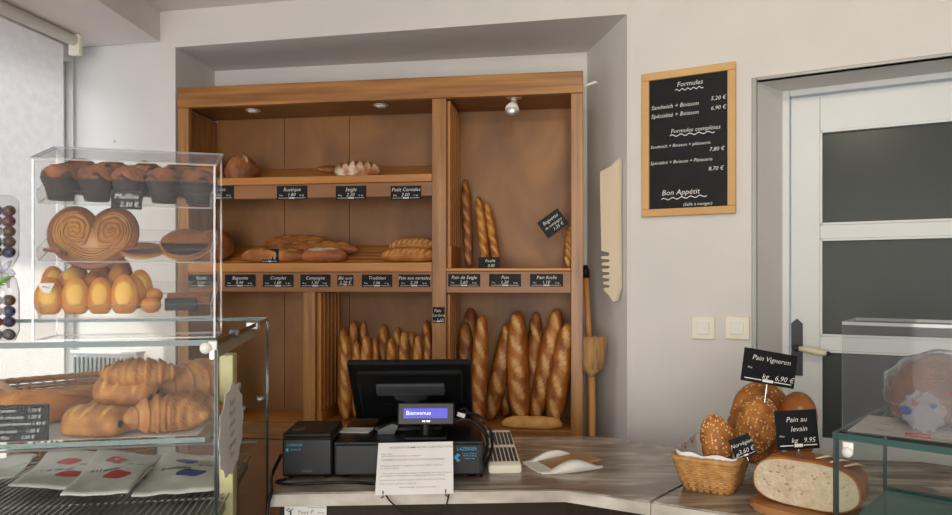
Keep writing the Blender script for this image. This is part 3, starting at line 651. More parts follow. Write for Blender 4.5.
# scalloped notice on the side glass
y0, _ = L.hitx(219, 430, .002); y1, _ = L.hitx(243, 430, .002); zt_ = L.hitx(231, 386, .002)[1]; zb_ = L.hitx(231, 474, .002)[1]
yc = (y0+y1)/2; zc = (zt_+zb_)/2; b = new(); poly = []
for k in range(48):
    a = k*2*PI/48; r = 1+.05*math.cos(a*12); poly.append((math.cos(a)*r*(y1-y0)/2, math.sin(a)*r*(zt_-zb_)/2))
NM = L.m @ TR((.0008, yc, zc), PI/2)
t = thing('paper_notice', 'scalloped oval paper notice with handwriting stuck on the case side glass', 'notice', NM)
plate(b, poly, -.0016, -.0004); obj('paper', b, 'white_paper', t)
b = new()
for i, s in enumerate(('Bonjour', 'Merci de', 'préciser', 'votre', 'commande', 'Merci')): text_bm(b, s, 0, .055-.024*i, .022, y=-.0019)
obj('writing', b, 'ink_grey', t)
# croissants --------------------------------------------------------------
def croissant_bm(Ln, R, seed, curve=.9, steps=7):
    bm = new(); lay = bm.verts.layers.float.new('score'); n, m = 90, 22; RR = []; RRk = []
    rad = Ln/(2*math.sin(curve)) if curve > .05 else 1e3
    for i in range(n+1):
        s = -1+2*i/n; a = s*curve; cx = rad*math.sin(a); cy = rad*(1-math.cos(a))
        e = max(1-abs(s)**1.9, .0)**.75; k = (abs(s)*steps/2+.35) % 1.0; RRk.append(k)
        r = R*(.13+.87*e)*(1.0-.30*k + .02*math.sin(i+seed))
        T = Vector((math.cos(a), math.sin(a), 0)); Nn = Vector((-math.sin(a), math.cos(a), 0)); ring = []
        for j in range(m):
            ph = j*2*PI/m; q = r*(1+.13*noise.noise(Vector((s*4, math.cos(ph)*1.3, math.sin(ph)*1.3+seed*5))))
            ring.append(Vector((cx, cy, 0))+Nn*math.cos(ph)*q+Vector((0,0,1))*(max(math.sin(ph)*q*.92, -R*.62)+R*.62))
        RR.append(ring)
    VV = rings(bm, RR)
    for k, vr in zip(RRk, VV):
        for v in vr: v[lay] = max(0, k-.45)*1.3
    return bm
def put_l(px, py, z, rz=0, rx=0, ry=0):
    x, y = L.hitz(px, py, z); return L.m @ TR((x, y, z), rz, rx, ry)
def place(d, px, z, rz=0, rx=0, ry=0):
    return L.m @ TR((L.hit(px, 400, d)[0], d, z), rz, rx, ry)
LP = LS+.004
b = croissant_bm(.165, .054, 1, .75); loaf_obj('croissant', b, 'croissant', place(.10, 168, LP, PI+.1), 'golden croissant at the front right of the pastry shelf', 'croissant')
b = croissant_bm(.165, .044, 2, .5); loaf_obj('croissant', b, 'croissant', place(.17, 139, LP+.088, .08, .05), 'croissant resting on top of the pile in the case', 'croissant')
b = croissant_bm(.19, .066, 3, .5); loaf_obj('croissant', b, 'croissant', place(.30, 199, LP+.035, 1.0), 'large croissant at the back right, against the side glass', 'croissant')
b = croissant_bm(.15, .045, 4, .6); loaf_obj('croissant', b, 'croissant', place(.21, 192, LP, -.5), 'small croissant low behind the front right one', 'croissant')
b = croissant_bm(.17, .052, 5, .5); loaf_obj('croissant', b, 'croissant', place(.36, 150, LP, .3), 'croissant hidden at the back of the pile, under the top one', 'croissant')
def chocolatine(M, label, seed):
    t = thing('pain_au_chocolat', label, 'pastry', M)
    bm = loaf_bm(.135, .088, .060, seed=seed, p=7, q=.3, amp=.07, flat=.6, scores=[(-.04,0,.007,.05,.1),(-.005,0,.006,.05,-.1),(.035,0,.007,.05,.1)], depth=.07)
    obj('pastry', bm, ['croissant', 'croissant_pale'], t, True)
    bm = new()
    for s in (-1, 1):
        for y in (-.016, .014): cyl(bm, (s*.064, y, .026), (s*.0685, y, .026), .0085, .0075, 12)
    obj('chocolate_sticks', bm, 'chocolate', t, True)
chocolatine(place(.09, 98, LP, -.38), 'pain au chocolat at the front left of the pastry pile', 2)
chocolatine(place(.20, 118, LP+.0, -.55, 0, 0), 'pain au chocolat behind and above the front left one', 5)
chocolatine(place(.185, 128, LP+.052, -.3, .25, .12), 'pain au chocolat in the middle of the pile, under the top croissant', 8)
b = loaf_bm(.30, .085, .075, seed=31, scores=slashes(4, .28, .03, .012, .4)); loaf_obj('filled_baguette', b, ['baguette_crust','baguette_ear'], place(.24, 22, LP, .25), 'brown baguette behind the price slate on the pastry shelf')
b = loaf_bm(.12, .06, .05, seed=33); loaf_obj('bread_roll', b, ['croissant','croissant_pale'], place(.40, 75, LP, .2), 'small pale roll at the back left of the pastry shelf')
b = new()
V = [(-.92,.05),(-.05,.05),(-.05,.5),(-.92,.5)]; prism(b, V, .0002, .0012); o = obj('lining_paper', b, 'paper_bag'); o.matrix_world = L.m @ TR((0,0,LS)); tag(o, 'pale lining paper under the pastries on the glass shelf', 'paper')
# price slate in the case
x0, z0 = L.hit(-16, 440, .035); x1, z1 = L.hit(46.5, 405, .035)
price_tag(L.m @ TR(((x0+x1)/2, .045, LS+.002), 0, -.06), x1-x0, z1-LS-.002, [('Croissant        1,10 €', 0, .80, .13),('Pain chocolat   1,20 €', 0, .62, .13),('Chausson pommes 1,40 €', 0, .44, .13),('Pain raisin      1,50 €', 0, .24, .13),('Flan        2,20 €', 0, .07, .13)], 'wide black slate listing pastry prices at the left of the pastry shelf', foot=False)
# printed paper bags on the deck
def paper_bag(quad, prints, label, dz=0, seed=0):
    P4 = [L.hitz(q[0], q[1], LD+.004+dz) for q in quad]     # fl fr br bl
    c = Vector((sum(p[0] for p in P4)/4, sum(p[1] for p in P4)/4, LD+dz)); Q = [Vector((p[0]-c.x, p[1]-c.y, 0)) for p in P4]
    t = thing('paper_bag', label, 'paper bag', L.m @ TR(c))
    def S(u, v, up=0):
        p = (Q[0]*(1-u)+Q[1]*u)*(1-v)+(Q[3]*(1-u)+Q[2]*u)*v
        p.z = .004+.008*math.sin(u*3+v*5+seed)*(.3+v)+.022*v+.004*noise.noise(Vector((u*4,v*4,seed)))+up+.006; return p
    b = new(); n = 14
    A = [[b.verts.new(S(i/n, j/n)) for j in range(n+1)] for i in range(n+1)]; B = [[b.verts.new(S(i/n, j/n)-Vector((0,0,.004))) for j in range(n+1)] for i in range(n+1)]
    for i in range(n):
        for j in range(n):
            b.faces.new((A[i][j],A[i+1][j],A[i+1][j+1],A[i][j+1])); b.faces.new((B[i][j],B[i][j+1],B[i+1][j+1],B[i+1][j]))
    bd = [(i,0) for i in range(n)]+[(n,j) for j in range(n)]+[(i,n) for i in range(n,0,-1)]+[(0,j) for j in range(n,0,-1)]
    for k in range(len(bd)):
        (i,j),(p,q) = bd[k], bd[(k+1)%len(bd)]; b.faces.new((A[p][q],A[i][j],B[i][j],B[p][q]))
    obj('paper', b, 'paper_bag', t, True)
    groups = {}
    for (kind, u0, u1, v0, v1, m) in prints:
        b = groups.setdefault(m, new())
        if kind == 'blob':
            k = 12
            for i in range(k):
                a0, a1 = i/k, (i+1)/k; h0 = math.sin(PI*min(max(a0,.02),.98))**.5; h1 = math.sin(PI*min(max(a1,.02),.98))**.5
                arc = lambda a: .10*math.sin(a*2*PI)
                pts = [(a0, .5-.5*h0+arc(a0)), (a1, .5-.5*h1+arc(a1)), (a1, .5+.5*h1+arc(a1)), (a0, .5+.5*h0+arc(a0))]
                b.faces.new([b.verts.new(S(u0+(u1-u0)*p[0], v0+(v1-v0)*p[1], .0008)) for p in pts])
        else:
            k = 16
            for i in range(k):
                if random.random() < .25: continue
                a0 = u0+(u1-u0)*i/k; a1 = a0+(u1-u0)/k*.7; hh = (v1-v0)*random.uniform(.5, 1)
                b.faces.new([b.verts.new(S(a, v, .0008)) for a, v in ((a0,v0),(a1,v0),(a1,v0+hh),(a0,v0+hh))])
    for m, b in groups.items(): obj('print', b, m, t)
pr = lambda m: [('blob',.28,.62,.62,.76,m),('blob',.40,.82,.30,.46,m),('line',.15,.60,.48,.54,'ink_grey'),('line',.62,.98,.56,.61,'ink_grey')]
paper_bag([(-30,484),(14,478),(38,467),(0,468)], pr('ink_red')[2:], 'pale paper bag in the lower left corner of the case floor', 0, 1)
paper_bag([(8,488),(88,490),(118,463),(48,464)], pr('ink_red'), 'paper bag with small red print, second from left on the case floor', .002, 2)
paper_bag([(60,497),(128,494),(163,462),(98,463)], pr('ink_red'), 'paper bag with two red shapes printed on it, middle of the case floor', .014, 3)
paper_bag([(131,497),(214,492),(226,461),(168,463)], pr('ink_blue'), 'paper bag with blue wavy print at the right of the case floor', .001, 4)

# ================================================================== CLEAR DISPLAY BOX ON THE CASE
A = Frame(-.549, 1.475, 15, LT+.0006)
AW, AD, AH0, AH1 = .343, .150, 1.789-LT, 1.838-LT
t = thing('display_box', 'clear acrylic three tier display box standing on the pastry case', 'display box', A.m)
th = .004
def aside(x):
    b = new(); pl = [(0,0),(AD,0),(AD,AH1),(0,AH0)]
    a = [b.verts.new((x, p[0], p[1])) for p in pl]; c = [b.verts.new((x+th, p[0], p[1])) for p in pl]
    b.faces.new(a); b.faces.new(list(reversed(c)))
    for k in range(4): f = b.faces.new((c[k], c[(k+1)%4], a[(k+1)%4], a[k])); f.material_index = 1
    obj('side_panel', b, ['acrylic','acrylic_edge'], t)
aside(-AW); aside(-th)
b = new(); pane(b, -AW+th, -th, 0, th, th, AH0-th); obj('front_panel', b, ['acrylic','acrylic_edge'], t)
b = new(); pane(b, -AW+th, -th, th, AD, 0, th); obj('base_panel', b, ['acrylic','acrylic_edge'], t)
b = new()
sl_ = math.atan((AH1-AH0)/AD); pane(b, -AW-.003, .003, 0, math.hypot(AD, AH1-AH0), -.0, th, Matrix.Translation((0,0,AH0)) @ Matrix.Rotation(sl_, 4, 'X')); obj('lid', b, ['hazy_acrylic','acrylic_edge'], t)
TRAYS = [1.700-LT, 1.585-LT, 1.470-LT]; TA = math.radians(21); TD = .134
def trayM(k, y0=.012): return Matrix.Translation((0, y0, TRAYS[k])) @ Matrix.Rotation(TA, 4, 'X')
for k in range(3):
    b = new(); T = trayM(k)
    pane(b, -AW+.008, -.008, 0, TD, 0, .003, T); pane(b, -AW+.008, -.008, 0, .003, .003, .03, T); pane(b, -AW+.008, -.008, TD-.003, TD, .003, .03, T)
    pane(b, -AW+.008, -AW+.011, .003, TD-.003, .003, .03, T); pane(b, -.011, -.008, .003, TD-.003, .003, .03, T)
    obj('tray', b, ['acrylic','acrylic_edge'], t)
def inbox(k, px, v, up=.0045, rz=0, rx=0, ry=0, tilt=True):
    """a place on tray k: photo column px, v along the tray depth; axes upright unless tilt"""
    T = trayM(k); p = T @ Vector((0, v, up)); x = (A.hit(px, 250, p.y)[0])
    R = Euler((rx, ry, rz)).to_matrix().to_4x4()
    return A.m @ Matrix.Translation((x, p.y, p.z)) @ (Matrix.Rotation(TA, 4, 'X') if tilt else Matrix.Identity(4)) @ R
# muffins
def muffin(M, seed, label):
    t = thing('muffin', label, 'muffin', M, 'chocolate muffins on the top tray')
    b = new(); RR = []; n = 40
    for (r, z, am) in ((.023,.0,0),(.026,.012,.0),(.030,.028,.02),(.034,.038,.04)):
        RR.append([Vector((math.cos(a*2*PI/n)*r*(1+am*math.sin(a*2*PI/n*10)), math.sin(a*2*PI/n)*r*(1+am*math.sin(a*2*PI/n*10)), z)) for a in range(n)])
    top = []
    for a in range(n):
        f = abs(math.sin(a*2*PI/n*2.5+seed)); r = .035+.004*f; top.append(Vector((math.cos(a*2*PI/n)*r, math.sin(a*2*PI/n)*r, .040+(.024 if seed > 10 else .016)*f**3)))
    RR.append(top)
    inner = [Vector((v.x*.94, v.y*.94, v.z-.001)) for v in top]; RR.append(inner); RR.append([Vector((math.cos(a*2*PI/n)*.030, math.sin(a*2*PI/n)*.030, .036)) for a in range(n)])
    rings(b, RR); obj('wrapper', b, 'muffin_paper', t, True)
    b = new()
    for v in ball(b, (0,0,0), 1, n=28):
        d = v.co.copy(); q = 1+.16*noise.noise(d*2.2+Vector((seed*3,0,0)))+.09*noise.noise(d*5+Vector((0,seed,0)))
        v.co = Vector((d.x*.0375*q, d.y*.0375*q, .047+d.z*(.028 if d.z > 0 else .012)*q))
    obj('cake_top', b, 'muffin_cake', t, True)
for i, px in enumerate((61, 97, 130, 164, 198)): muffin(inbox(0, px, .042, -.001, rz=i*1.3, tilt=False), i+1, 'front row chocolate muffin, '+('leftmost under the tall paper points','second from left','middle one behind the little tag','second from right','rightmost in the row')[i])
for i, px in enumerate((80, 113, 147, 180)): muffin(inbox(0, px, .106, -.004, rz=i*.9+.4, tilt=False), i+11, 'back row chocolate muffin, '+('leftmost of the row','second from left','third from left','rightmost of the row')[i])
x0, zz0 = A.hit(111, 209, -.003); x1, zz1 = A.hit(142, 190.5, -.003)
price_tag(A.m @ TR(((x0+x1)/2, -.004, zz0-A.loc.z*0)), x1-x0, zz1-zz0, [('Muffins', 0, .52, .40), ('2,30 €', .08, .10, .34)], 'small black tag reading Muffins clipped to the top tray', foot=False) if False else None
x0, zz0 = A.hit(111, 209, .007); x1, zz1 = A.hit(142, 190.5, .007)
price_tag(A.m @ TR(((x0+x1)/2, .007, zz0)), x1-x0, zz1-zz0, [('Muffins', 0, .54, .40), ('2,30 €', .08, .14, .34)], 'small black tag reading Muffins at the front of the top tray', foot=False)
# big palmier
cx, cz = A.hit(94.5, 233, .080); PX, PZ = (137-51.5)*.5/700*1.55, 0
t = thing('palmier', 'large heart shaped palmier leaning on the middle tray', 'pastry', A.m @ TR((cx, .075, cz), 0, -.30))
Rr = .0455; PSX = Matrix.Diagonal((.87, 1, 1.04, 1))
def spiral(sx):
    b = new(); pts = []
    N = 120; turns = 3.2
    for i in range(N+1):
        f = i/N; r = .006+(Rr-.006)*f; a = f*turns*2*PI; a0 = -PI/2 - turns*2*PI
        a = a0+a
        ca, sa = math.cos(a), math.sin(a); kq = 1/((abs(ca)**4+abs(sa)**4)**.25) if (ca > 0 and sa < 0) else 1; pts.append(Vector((sx*Rr*.90-sx*ca*r*kq*.86, 0, sa*r*kq*.86+.003)))
    R = []
    for i, p in enumerate(pts):
        q = pts[min(i+1, N)]-pts[max(i-1, 0)]; nrm = Vector((q.z, 0, -q.x)).normalized(); wv = .0022+.0010*math.sin(i*.9)
        dd = .011+.0012*noise.noise(Vector((i*.2, sx, 0)))
        R.append([p+nrm*wv*1.5+Vector((0,-dd*.8,0)), p+nrm*0+Vector((0,-dd,0)), p-nrm*wv*1.5+Vector((0,-dd*.8,0)), p-nrm*wv*1.5+Vector((0,dd,0)), p+nrm*wv*1.5+Vector((0,dd,0))])
    rings(b, R); xform(b, PSX); obj('spiral', b, 'palmier', t, True)
spiral(-1); spiral(1)
b = new(); hp = []
for k in range(40):
    a = PI*.02+(k/39)*PI*1.16; hp.append((Rr*.98+math.cos(PI*1.0-a+0)*Rr*1.0, math.sin(a)*Rr))
right = [( Rr*.98+Rr*1.0*math.cos(a), Rr*1.0*math.sin(a)) for a in [PI*.93-PI*1.22*k/30 for k in range(31)]]
left = [(-x, z) for x, z in reversed(right)]
bot = [(right[-1][0]*(1-2*k/12), right[-1][1]-.030*math.sin(PI*k/12)-.002) for k in range(1, 12)]
heart = right+bot+left
plate(b, [(x*.97, z*.97) for x, z in heart], -.0065, .009); xform(b, PSX); obj('heart_body', b, 'palmier', t, True)
b = new(); tube(b, [(x*1.0, 0, z) for x, z in heart], .0042, 8, closed=True, flat=(1, 2.9)); xform(b, PSX); obj('outer_layer', b, 'palmier_rim', t, True)
for q, (k0, sc_) in enumerate(((9, .935), (12, .87), (18, .80), (23, .72), (26, .63))):
    arc = (right[k0:]+bot+left[:-k0]); b = new(); tube(b, [(x*sc_, -.0078, -.004+(z+.004)*sc_) for x, z in arc], .0027, 6); xform(b, PSX); obj('layer', b, 'palmier', t, True)
# round biscuits half dipped in chocolate
def disc(M, r, h, label):
    t = thing('dipped_biscuit', label, 'biscuit', M)
    b = new(); n = 44; R = []
    for (q, z) in ((.93, 0),(1.0,.2),(1.01,.5),(1.0,.8),(.95,1.0),(.6,1.03),(.02,1.05)):
        R.append([Vector((math.cos(a*2*PI/n)*r*q*(1+.012*math.sin(a*1.7)), math.sin(a*2*PI/n)*r*q, h*z)) for a in range(n)])
    rings(b, R)
    for f in b.faces:
        c = f.calc_center_median(); f.material_index = 1 if c.z < h*.55 else 0
    obj('biscuit', b, ['biscuit', 'biscuit_rim'], t, True)
    b = new(); pts = [(math.cos(a)*r*.93, math.sin(a)*r*.93) for a in [PI+.12+(PI-.24)*k/24 for k in range(25)]]
    pts += [(r*.9*(1-2*k/10), -r*.10+.003*math.sin(k*1.7)) for k in range(11)][0:0]
    prism(b, pts, h*1.0, h*1.09); obj('chocolate_dip', b, 'chocolate', t)
disc(inbox(1, 186, .07, .012, rx=.32), .052, .014, 'round biscuit half dipped in chocolate, right end of the middle tray')
disc(inbox(1, 141, .030, .005, rz=.4), .046, .011, 'flat dark biscuit lying between the palmier and the dipped one') if False else disc(inbox(1, 143, .052, .004, rz=.4), .042, .010, 'flat dark biscuit lying between the palmier and the raised one')
for i, (a, c) in enumerate((((44,.05),(66,.03)),((50,.09),(60,.02)))):
    b = new(); T = trayM(1); q = [T @ Vector((0, v, .009+.006*i)) for px, v in (a, c)]; pp = [Vector((A.hit(px, 250, s.y)[0], s.y, s.z)) for (px, v), s in zip((a, c), q)]
    m = (pp[0]+pp[1])/2; tube(b, [pp[0]-m, Vector((0,0,.002)), pp[1]-m], [.0035,.0045,.004], 8); o = obj('pastry_stick', b, 'biscuit', None, True); o.matrix_world = A.m @ Matrix.Translation(m)
    tag(o, ('thin brown pastry stick lying left of the palmier', 'upper thin pastry stick crossing the other, left of the palmier')[i], 'pastry')
# madeleines
def madeleine(M, label, w=.053, h=.078, seed=0, mats=('madeleine','madeleine_bump')):
    t = thing('madeleine', label, 'madeleine', M, 'madeleines on the bottom tray')
    b = new()
    for v in ball(b, (0,0,0), 1, n=28):
        d = v.co.copy(); q = 1+.04*noise.noise(d*2+Vector((seed,0,0)))
        wv = w/2*q*(1 if d.z > -.5 else 1); z = d.z
        v.co = Vector((d.x*wv*(1.0-.10*z), d.y*(.013 if d.y < 0 else .011)*(1+.1*math.cos(d.x*12)), max(z, -.86)*h/2+h*.43))
    obj('cake', b, mats[0], t, True)
    b = new(); ball(b, (0,-.0085,h*.47), w*.31, .0078, h*.30, n=20); obj('bump', b, mats[1], t, True)
    return t
for i, (px, lab) in enumerate(((48.5,'leftmost, with a little paper tag on it'),(75.5,'second from left'),(100,'third from left'),(124,'the taller one at the right'))):
    madeleine(inbox(2, px, .017, .004, tilt=False, rx=-.12), 'upright front madeleine, '+lab, .056 if i != 2 else .051, .082 if i != 3 else .088, i)
mm = [(66,.055,.044,0,-.9,.1,'lying on top of the left pair, pale face up'),(56,.075,.018,.5,-.4,0,'tucked behind at the far left'),(133,.042,.004,.15,-.1,0,'standing just behind the tall front one'),(140,.064,.010,.2,-.12,0,'standing third in the right hand file'),
      (90,.060,.008,-.3,-.2,0,'behind, between the second and third front ones'),(100,.095,.02,.2,-.5,0,'brown back one near the centre'),(113,.08,.030,-.3,-.6,0,'brown one resting high at the centre back'),(120,.12,.024,.2,-.4,0,'brown one at the very back of the pile'),(75,.10,.012,.0,-.3,0,'behind the lying one at the back left')]
for i, (px, v, up, rz, rx, ry, lab) in enumerate(mm):
    madeleine(inbox(2, px, v, up, rz=rz, rx=rx, ry=ry, tilt=False), 'madeleine '+lab, .05, .076, i+7, ('madeleine','madeleine_bump') if i in (0,2,3,1) else ('madeleine_dark','madeleine'))
for px, v, up, lab in ((151,.028,.014,'small round cake in front, right of the madeleines'),(153,.075,.016,'small round cake behind the other, right of the madeleines')):
    b = new()
    for q in ball(b, (0,0,0), .0205, .019, .017, n=20): q.co *= 1+.05*noise.noise(q.co*90)
    o = obj('round_cake', b, 'madeleine', None, True); o.matrix_world = inbox(2, px, v, up+.004, tilt=False); tag(o, lab, 'cake')
b = new(); bx(b, -.044, .044, -.02, .02, 0, .018, bev=.005); o = obj('cake_bar', b, 'biscuit', None, True); o.matrix_world = inbox(2, 189, .075, .0045, rz=.1); tag(o, 'flat brown cake bar behind the dark tag on the bottom tray', 'cake')
b = new(); bx(b, -.032, .032, -.004, .004, 0, .026, bev=.002); o = obj('dark_tag', b, 'slate'); o.matrix_world = inbox(2, 181, .03, .0045, rz=.03, rx=-.45); tag(o, 'blank dark block tag at the right end of the bottom tray', 'tag')
# the little paper tag
x, z = A.hit(46.5, 286, .004); t = thing('paper_tag', 'tiny white paper flag tag resting on the leftmost front madeleine', 'tag', A.m @ TR((x, .006, z-.006), .1, -.2))
b = new(); plate(b, [(-.014,.004),(-.004,-.008),(.006,-.008),(.013,.012),(-.016,.012)], -.0006, .0006); obj('paper', b, 'white_paper', t)
b = new(); text_bm(b, 'Mad.', -.001, .001, .008, y=-.0009); obj('writing', b, 'ink_black', t)

# ================================================================== sweets at the left edge, wicker basket behind
SX = Frame(*W(5, 346, 1.425).xy, 10, LT)
t = thing('sweets_bag', 'tall clear bag of foil sweets tied at the middle, at the left photo edge', 'bag', SX.m)
b = new(); RR = []
for (z, r) in ((.0005,.018),(.02,.0245),(.10,.0245),(.125,.020),(.14,.008),(.155,.016),(.175,.024),(.21,.0245),(.285,.024),(.295,.014)):
    RR.append([Vector((math.cos(a*PI/12)*r*(1+.06*math.sin(a*3+z*80)), math.sin(a*PI/12)*r*(1+.06*math.cos(a*5+z*60)), z)) for a in range(24)])
rings(b, RR); obj('film', b, 'clear_film', t, True)
b = new()
for k in range(7): a = k*.9; tube(b, [(0,-.012,.14),(math.cos(a)*.02,-.02,.14+math.sin(a)*.015),(math.cos(a)*.028,-.022+.01*math.sin(k),.135+math.sin(a)*.035)], [.003,.006,.002], 6)
obj('ribbon', b, 'film_dense', t, True)
b = new()
for k in range(5): tube(b, [(-.02+.004*k,-.035,.098),(-.01+.006*k,-.04,.11+.004*k),(.01+.006*k,-.038,.108+.006*k)], [.0025,.0035,.001], 6)
obj('leaf', b, 'leaf_green', t, True)
b = new(); cyl(b, (-.014,-.040,.188), (-.014,-.0375,.188), .021, n=28); obj('round_sticker', b, 'white_paper', t, True)
cols = ['foil_ball_blue','foil_ball_brown','foil_ball_red','foil_ball_brown','foil_ball_blue','foil_ball_red']
k = 0
for (dx, dy) in ((.0115,-.007),(-.0115,-.009),(.0,.0125)):
    for zi, z in enumerate((.0125,.0385,.060,.082,.180,.201,.222,.243,.264)):
        b = new(); ball(b, (0,0,0), .0112, n=14); o = obj('foil_sweet', b, (random.choice(cols) if zi else 'foil_ball_grey'), None, True); o.matrix_world = SX.m @ TR((dx, dy, z)); k += 1
        tag(o, 'small foil wrapped ball inside the tied clear bag at the left edge', 'sweet', 'foil balls in the clear bag')
b = new(); tube(b, [(-.02,0,0),(0,-.004,.003),(.028,-.002,.004)], [.004,.008,.002], 8, flat=(1,.6)); o = obj('petal', b, 'petal', None, True); o.matrix_world = SX.m @ TR((-.004,-.044,.034)); o.parent = t; o.matrix_parent_inverse = SX.m.inverted()
def weave(bm, rows, zf, ring, n, amp, r, mi=0):
    for k in range(rows):
        z = zf(k/(rows-1)); pts = []
        for i in range(n):
            p, nr = ring(i/n, k/(rows-1)); pts.append(p+nr*amp*(1 if (i+k) % 2 else -1)+Vector((0,0,z)))
        tube(bm, pts, r, 6, closed=True, mi=mi)
def rrect(hw, hd, rad, u):
    """point and normal on a rounded rectangle"""
    seg = [2*(hw-rad), PI*rad/2, 2*(hd-rad), PI*rad/2]*2; tot = sum(seg); s = (u % 1)*tot; a = 0
    cs = [(hw-rad,-hd+rad),(hw-rad,hd-rad),(-hw+rad,hd-rad),(-hw+rad,-hd+rad)]; st = [(-hw+rad,-hd),(hw,-hd+rad),(hw-rad,hd),(-hw,hd-rad)]; dr = [(1,0),(0,1),(-1,0),(0,-1)]
    for k in range(8):
        if s <= seg[k] or k == 7:
            q = k//2
            if k % 2 == 0: return Vector((st[q][0]+dr[q][0]*s, st[q][1]+dr[q][1]*s, 0)), Vector((dr[q][1], -dr[q][0], 0))
            an = -PI/2+q*PI/2+s/rad; return Vector((cs[q][0]+rad*math.cos(an), cs[q][1]+rad*math.sin(an), 0)), Vector((math.cos(an), math.sin(an), 0))
        s -= seg[k]
BK = Frame(-1.47, 2.62, -48, .84)
t = thing('tall_wicker_basket', 'tall brown wicker basket behind the pastry case, seen through its glass', 'basket', BK.m)
H, bw_, bd_ = .335, .19, .24
b = new(); weave(b, 12, lambda f: .19+.12*f, lambda u, f: rrect(bw_*(.93+.07*f), bd_*(.93+.07*f), .04, u), 96, .004, .0055); obj('upper_weave', b, 'wicker_brown', t, True)
b = new(); weave(b, 9, lambda f: .006+.07*f, lambda u, f: rrect(bw_*(.86+.04*f), bd_*(.86+.04*f), .04, u), 96, .004, .0055); obj('lower_weave', b, 'wicker_brown', t, True)
b = new()
for i in range(40):
    p, q = rrect(bw_*.86, bd_*.86, .04, i/40)[0], rrect(bw_*.99, bd_*.99, .04, i/40)[0]; tube(b, [p, q+Vector((0,0,H-.01))], .005, 6)
obj('stakes', b, 'wicker_brown', t, True)
b = new(); tube(b, [rrect(bw_, bd_, .04, i/80)[0]+Vector((0,0,H-.006+.003*(i%2))) for i in range(80)], .012, 8, closed=True); obj('rim', b, 'wicker_brown', t, True)
b = new(); prism(b, [tuple(rrect(bw_*.85, bd_*.85, .04, i/40)[0].xy) for i in range(40)], 0, .01); obj('base', b, 'wicker_brown', t)
ST = Frame(-1.47, 2.62, -48); t = thing('stool', 'low wooden stand carrying the tall wicker basket', 'stand', ST.m)
b = new(); bx(b, -.21, .21, -.26, .26, .80, .838, bev=.004); obj('top', b, 'broom_wood', t)
for sx in (-1, 1):
    for sy in (-1, 1): b = new(); bx(b, sx*.17-.02, sx*.17+.02, sy*.22-.02, sy*.22+.02, 0, .80, bev=.003); obj('leg', b, 'broom_wood', t)
# ================================================================== COUNTER
K = Vector((.2345, 1.845)); FLc = Vector((-.53, 1.805)); P2 = Vector((.848, 1.512)); P3 = Vector((.940, 1.603)); P4 = Vector((1.72, .876)); P5 = Vector((2.0, 1.2)); P6 = Vector((1.75, 1.8)); B3 = Vector((1.35, 2.12)); B2 = Vector((.767, 2.2)); B1 = Vector((.437, 2.47)); B0 = Vector((-.53, 2.42))
sa = WZ(652, 501, 1.0).xy; sb = WZ(690, 481, 1.0).xy
def isect(p, d, a, c):
    e = c-a; den = d.x*e.y-d.y*e.x; w = a-p; return p+d*((w.x*e.y-w.y*e.x)/den)
sd_ = sb-sa; S1 = isect(sa, sd_, K, P2); S2 = isect(sa, sd_, B1, B2)
if (S2-B1).length > (B2-B1).length: S2 = isect(sa, sd_, B2, B3)
t = thing('service_counter', 'angled service counter with a grey brown marble top and dark front', 'counter')
gap = sd_.normalized().orthogonal()*.0012
def topslab(poly):
    b = new(); vs = prism(b, poly, .965, 1.0, 0, 1); es = [e for e in b.edges if abs(e.verts[0].co.z-e.verts[1].co.z) < 1e-4 and e.verts[0].co.z > .99]
    bmesh.ops.bevel(b, geom=es, offset=.004, segments=2, affect='EDGES'); obj('worktop', b, ['marble','marble_edge'], t)
inB1 = (S2-B1).length < (B2-B1).length and (S2-B1).dot(B2-B1) > 0
side = 1 if gap.dot(K-sa) > 0 else -1
g = gap*side
topslab([FLc, K, S1+g, S2+g]+([] if inB1 else [B2])+[B1, B0])
topslab([S1-g, P2, P3, P4, P5, P6, B3]+([B2] if inB1 else [])+[S2-g])
def inset(poly, d):
    n = len(poly); out = []
    for i in range(n):
        a, p, c = poly[i-1], poly[i], poly[(i+1)%n]; e1 = (p-a).normalized(); e2 = (c-p).normalized(); n1 = Vector((-e1.y, e1.x)); n2 = Vector((-e2.y, e2.x)); m = (n1+n2).normalized(); out.append(p+m*d/max(m.dot(n1), .3))
    return out
b = new(); prism(b, inset([FLc, K, P2, P3, P4, P5, P6, B3, B2, B1, B0], .018), .06, .965); obj('base_panel', b, 'counter_brown', t)
b = new(); prism(b, inset([FLc, K, P2, P3, P4, P5, P6, B3, B2, B1, B0], .06), 0, .06); obj('plinth', b, 'black_plastic', t)
# ------------------------------------------------------------- card on the front
CF = Frame(FLc.x, FLc.y, math.degrees(math.atan2((K-FLc).y, (K-FLc).x)))
x0, z1 = CF.hit(284.5, 505, .016); x1, z0 = CF.hit(326.5, 527, .016)
t = thing('business_card', 'white card with a small dark bird sketch fixed under the counter edge', 'card', CF.m @ TR(((x0+x1)/2, .0172, z0)))
w_, h_ = x1-x0, z1-z0; b = new(); bx(b, -w_/2, w_/2, -.0012, 0, 0, h_); obj('paper', b, 'white_paper', t)
b = new()
tube(b, [(-.045,-.0014,h_*.86),(-.038,-.0014,h_*.74),(-.032,-.0014,h_*.84)], .0012, 5); tube(b, [(-.038,-.0014,h_*.74),(-.038,-.0014,h_*.55)], .002, 5); tube(b, [(-.05,-.0014,h_*.8),(-.044,-.0014,h_*.72),(-.036,-.0014,h_*.68)], .0012, 5)
text_bm(b, 'Yves P.', .0, h_*.58, h_*.26, y=-.0016, shear=.3); text_bm(b, 'Artisan boulanger', .03, h_*.84, h_*.11, y=-.0016, shear=0); text_bm(b, '04 90', .04, h_*.58, h_*.13, y=-.0016, shear=0)
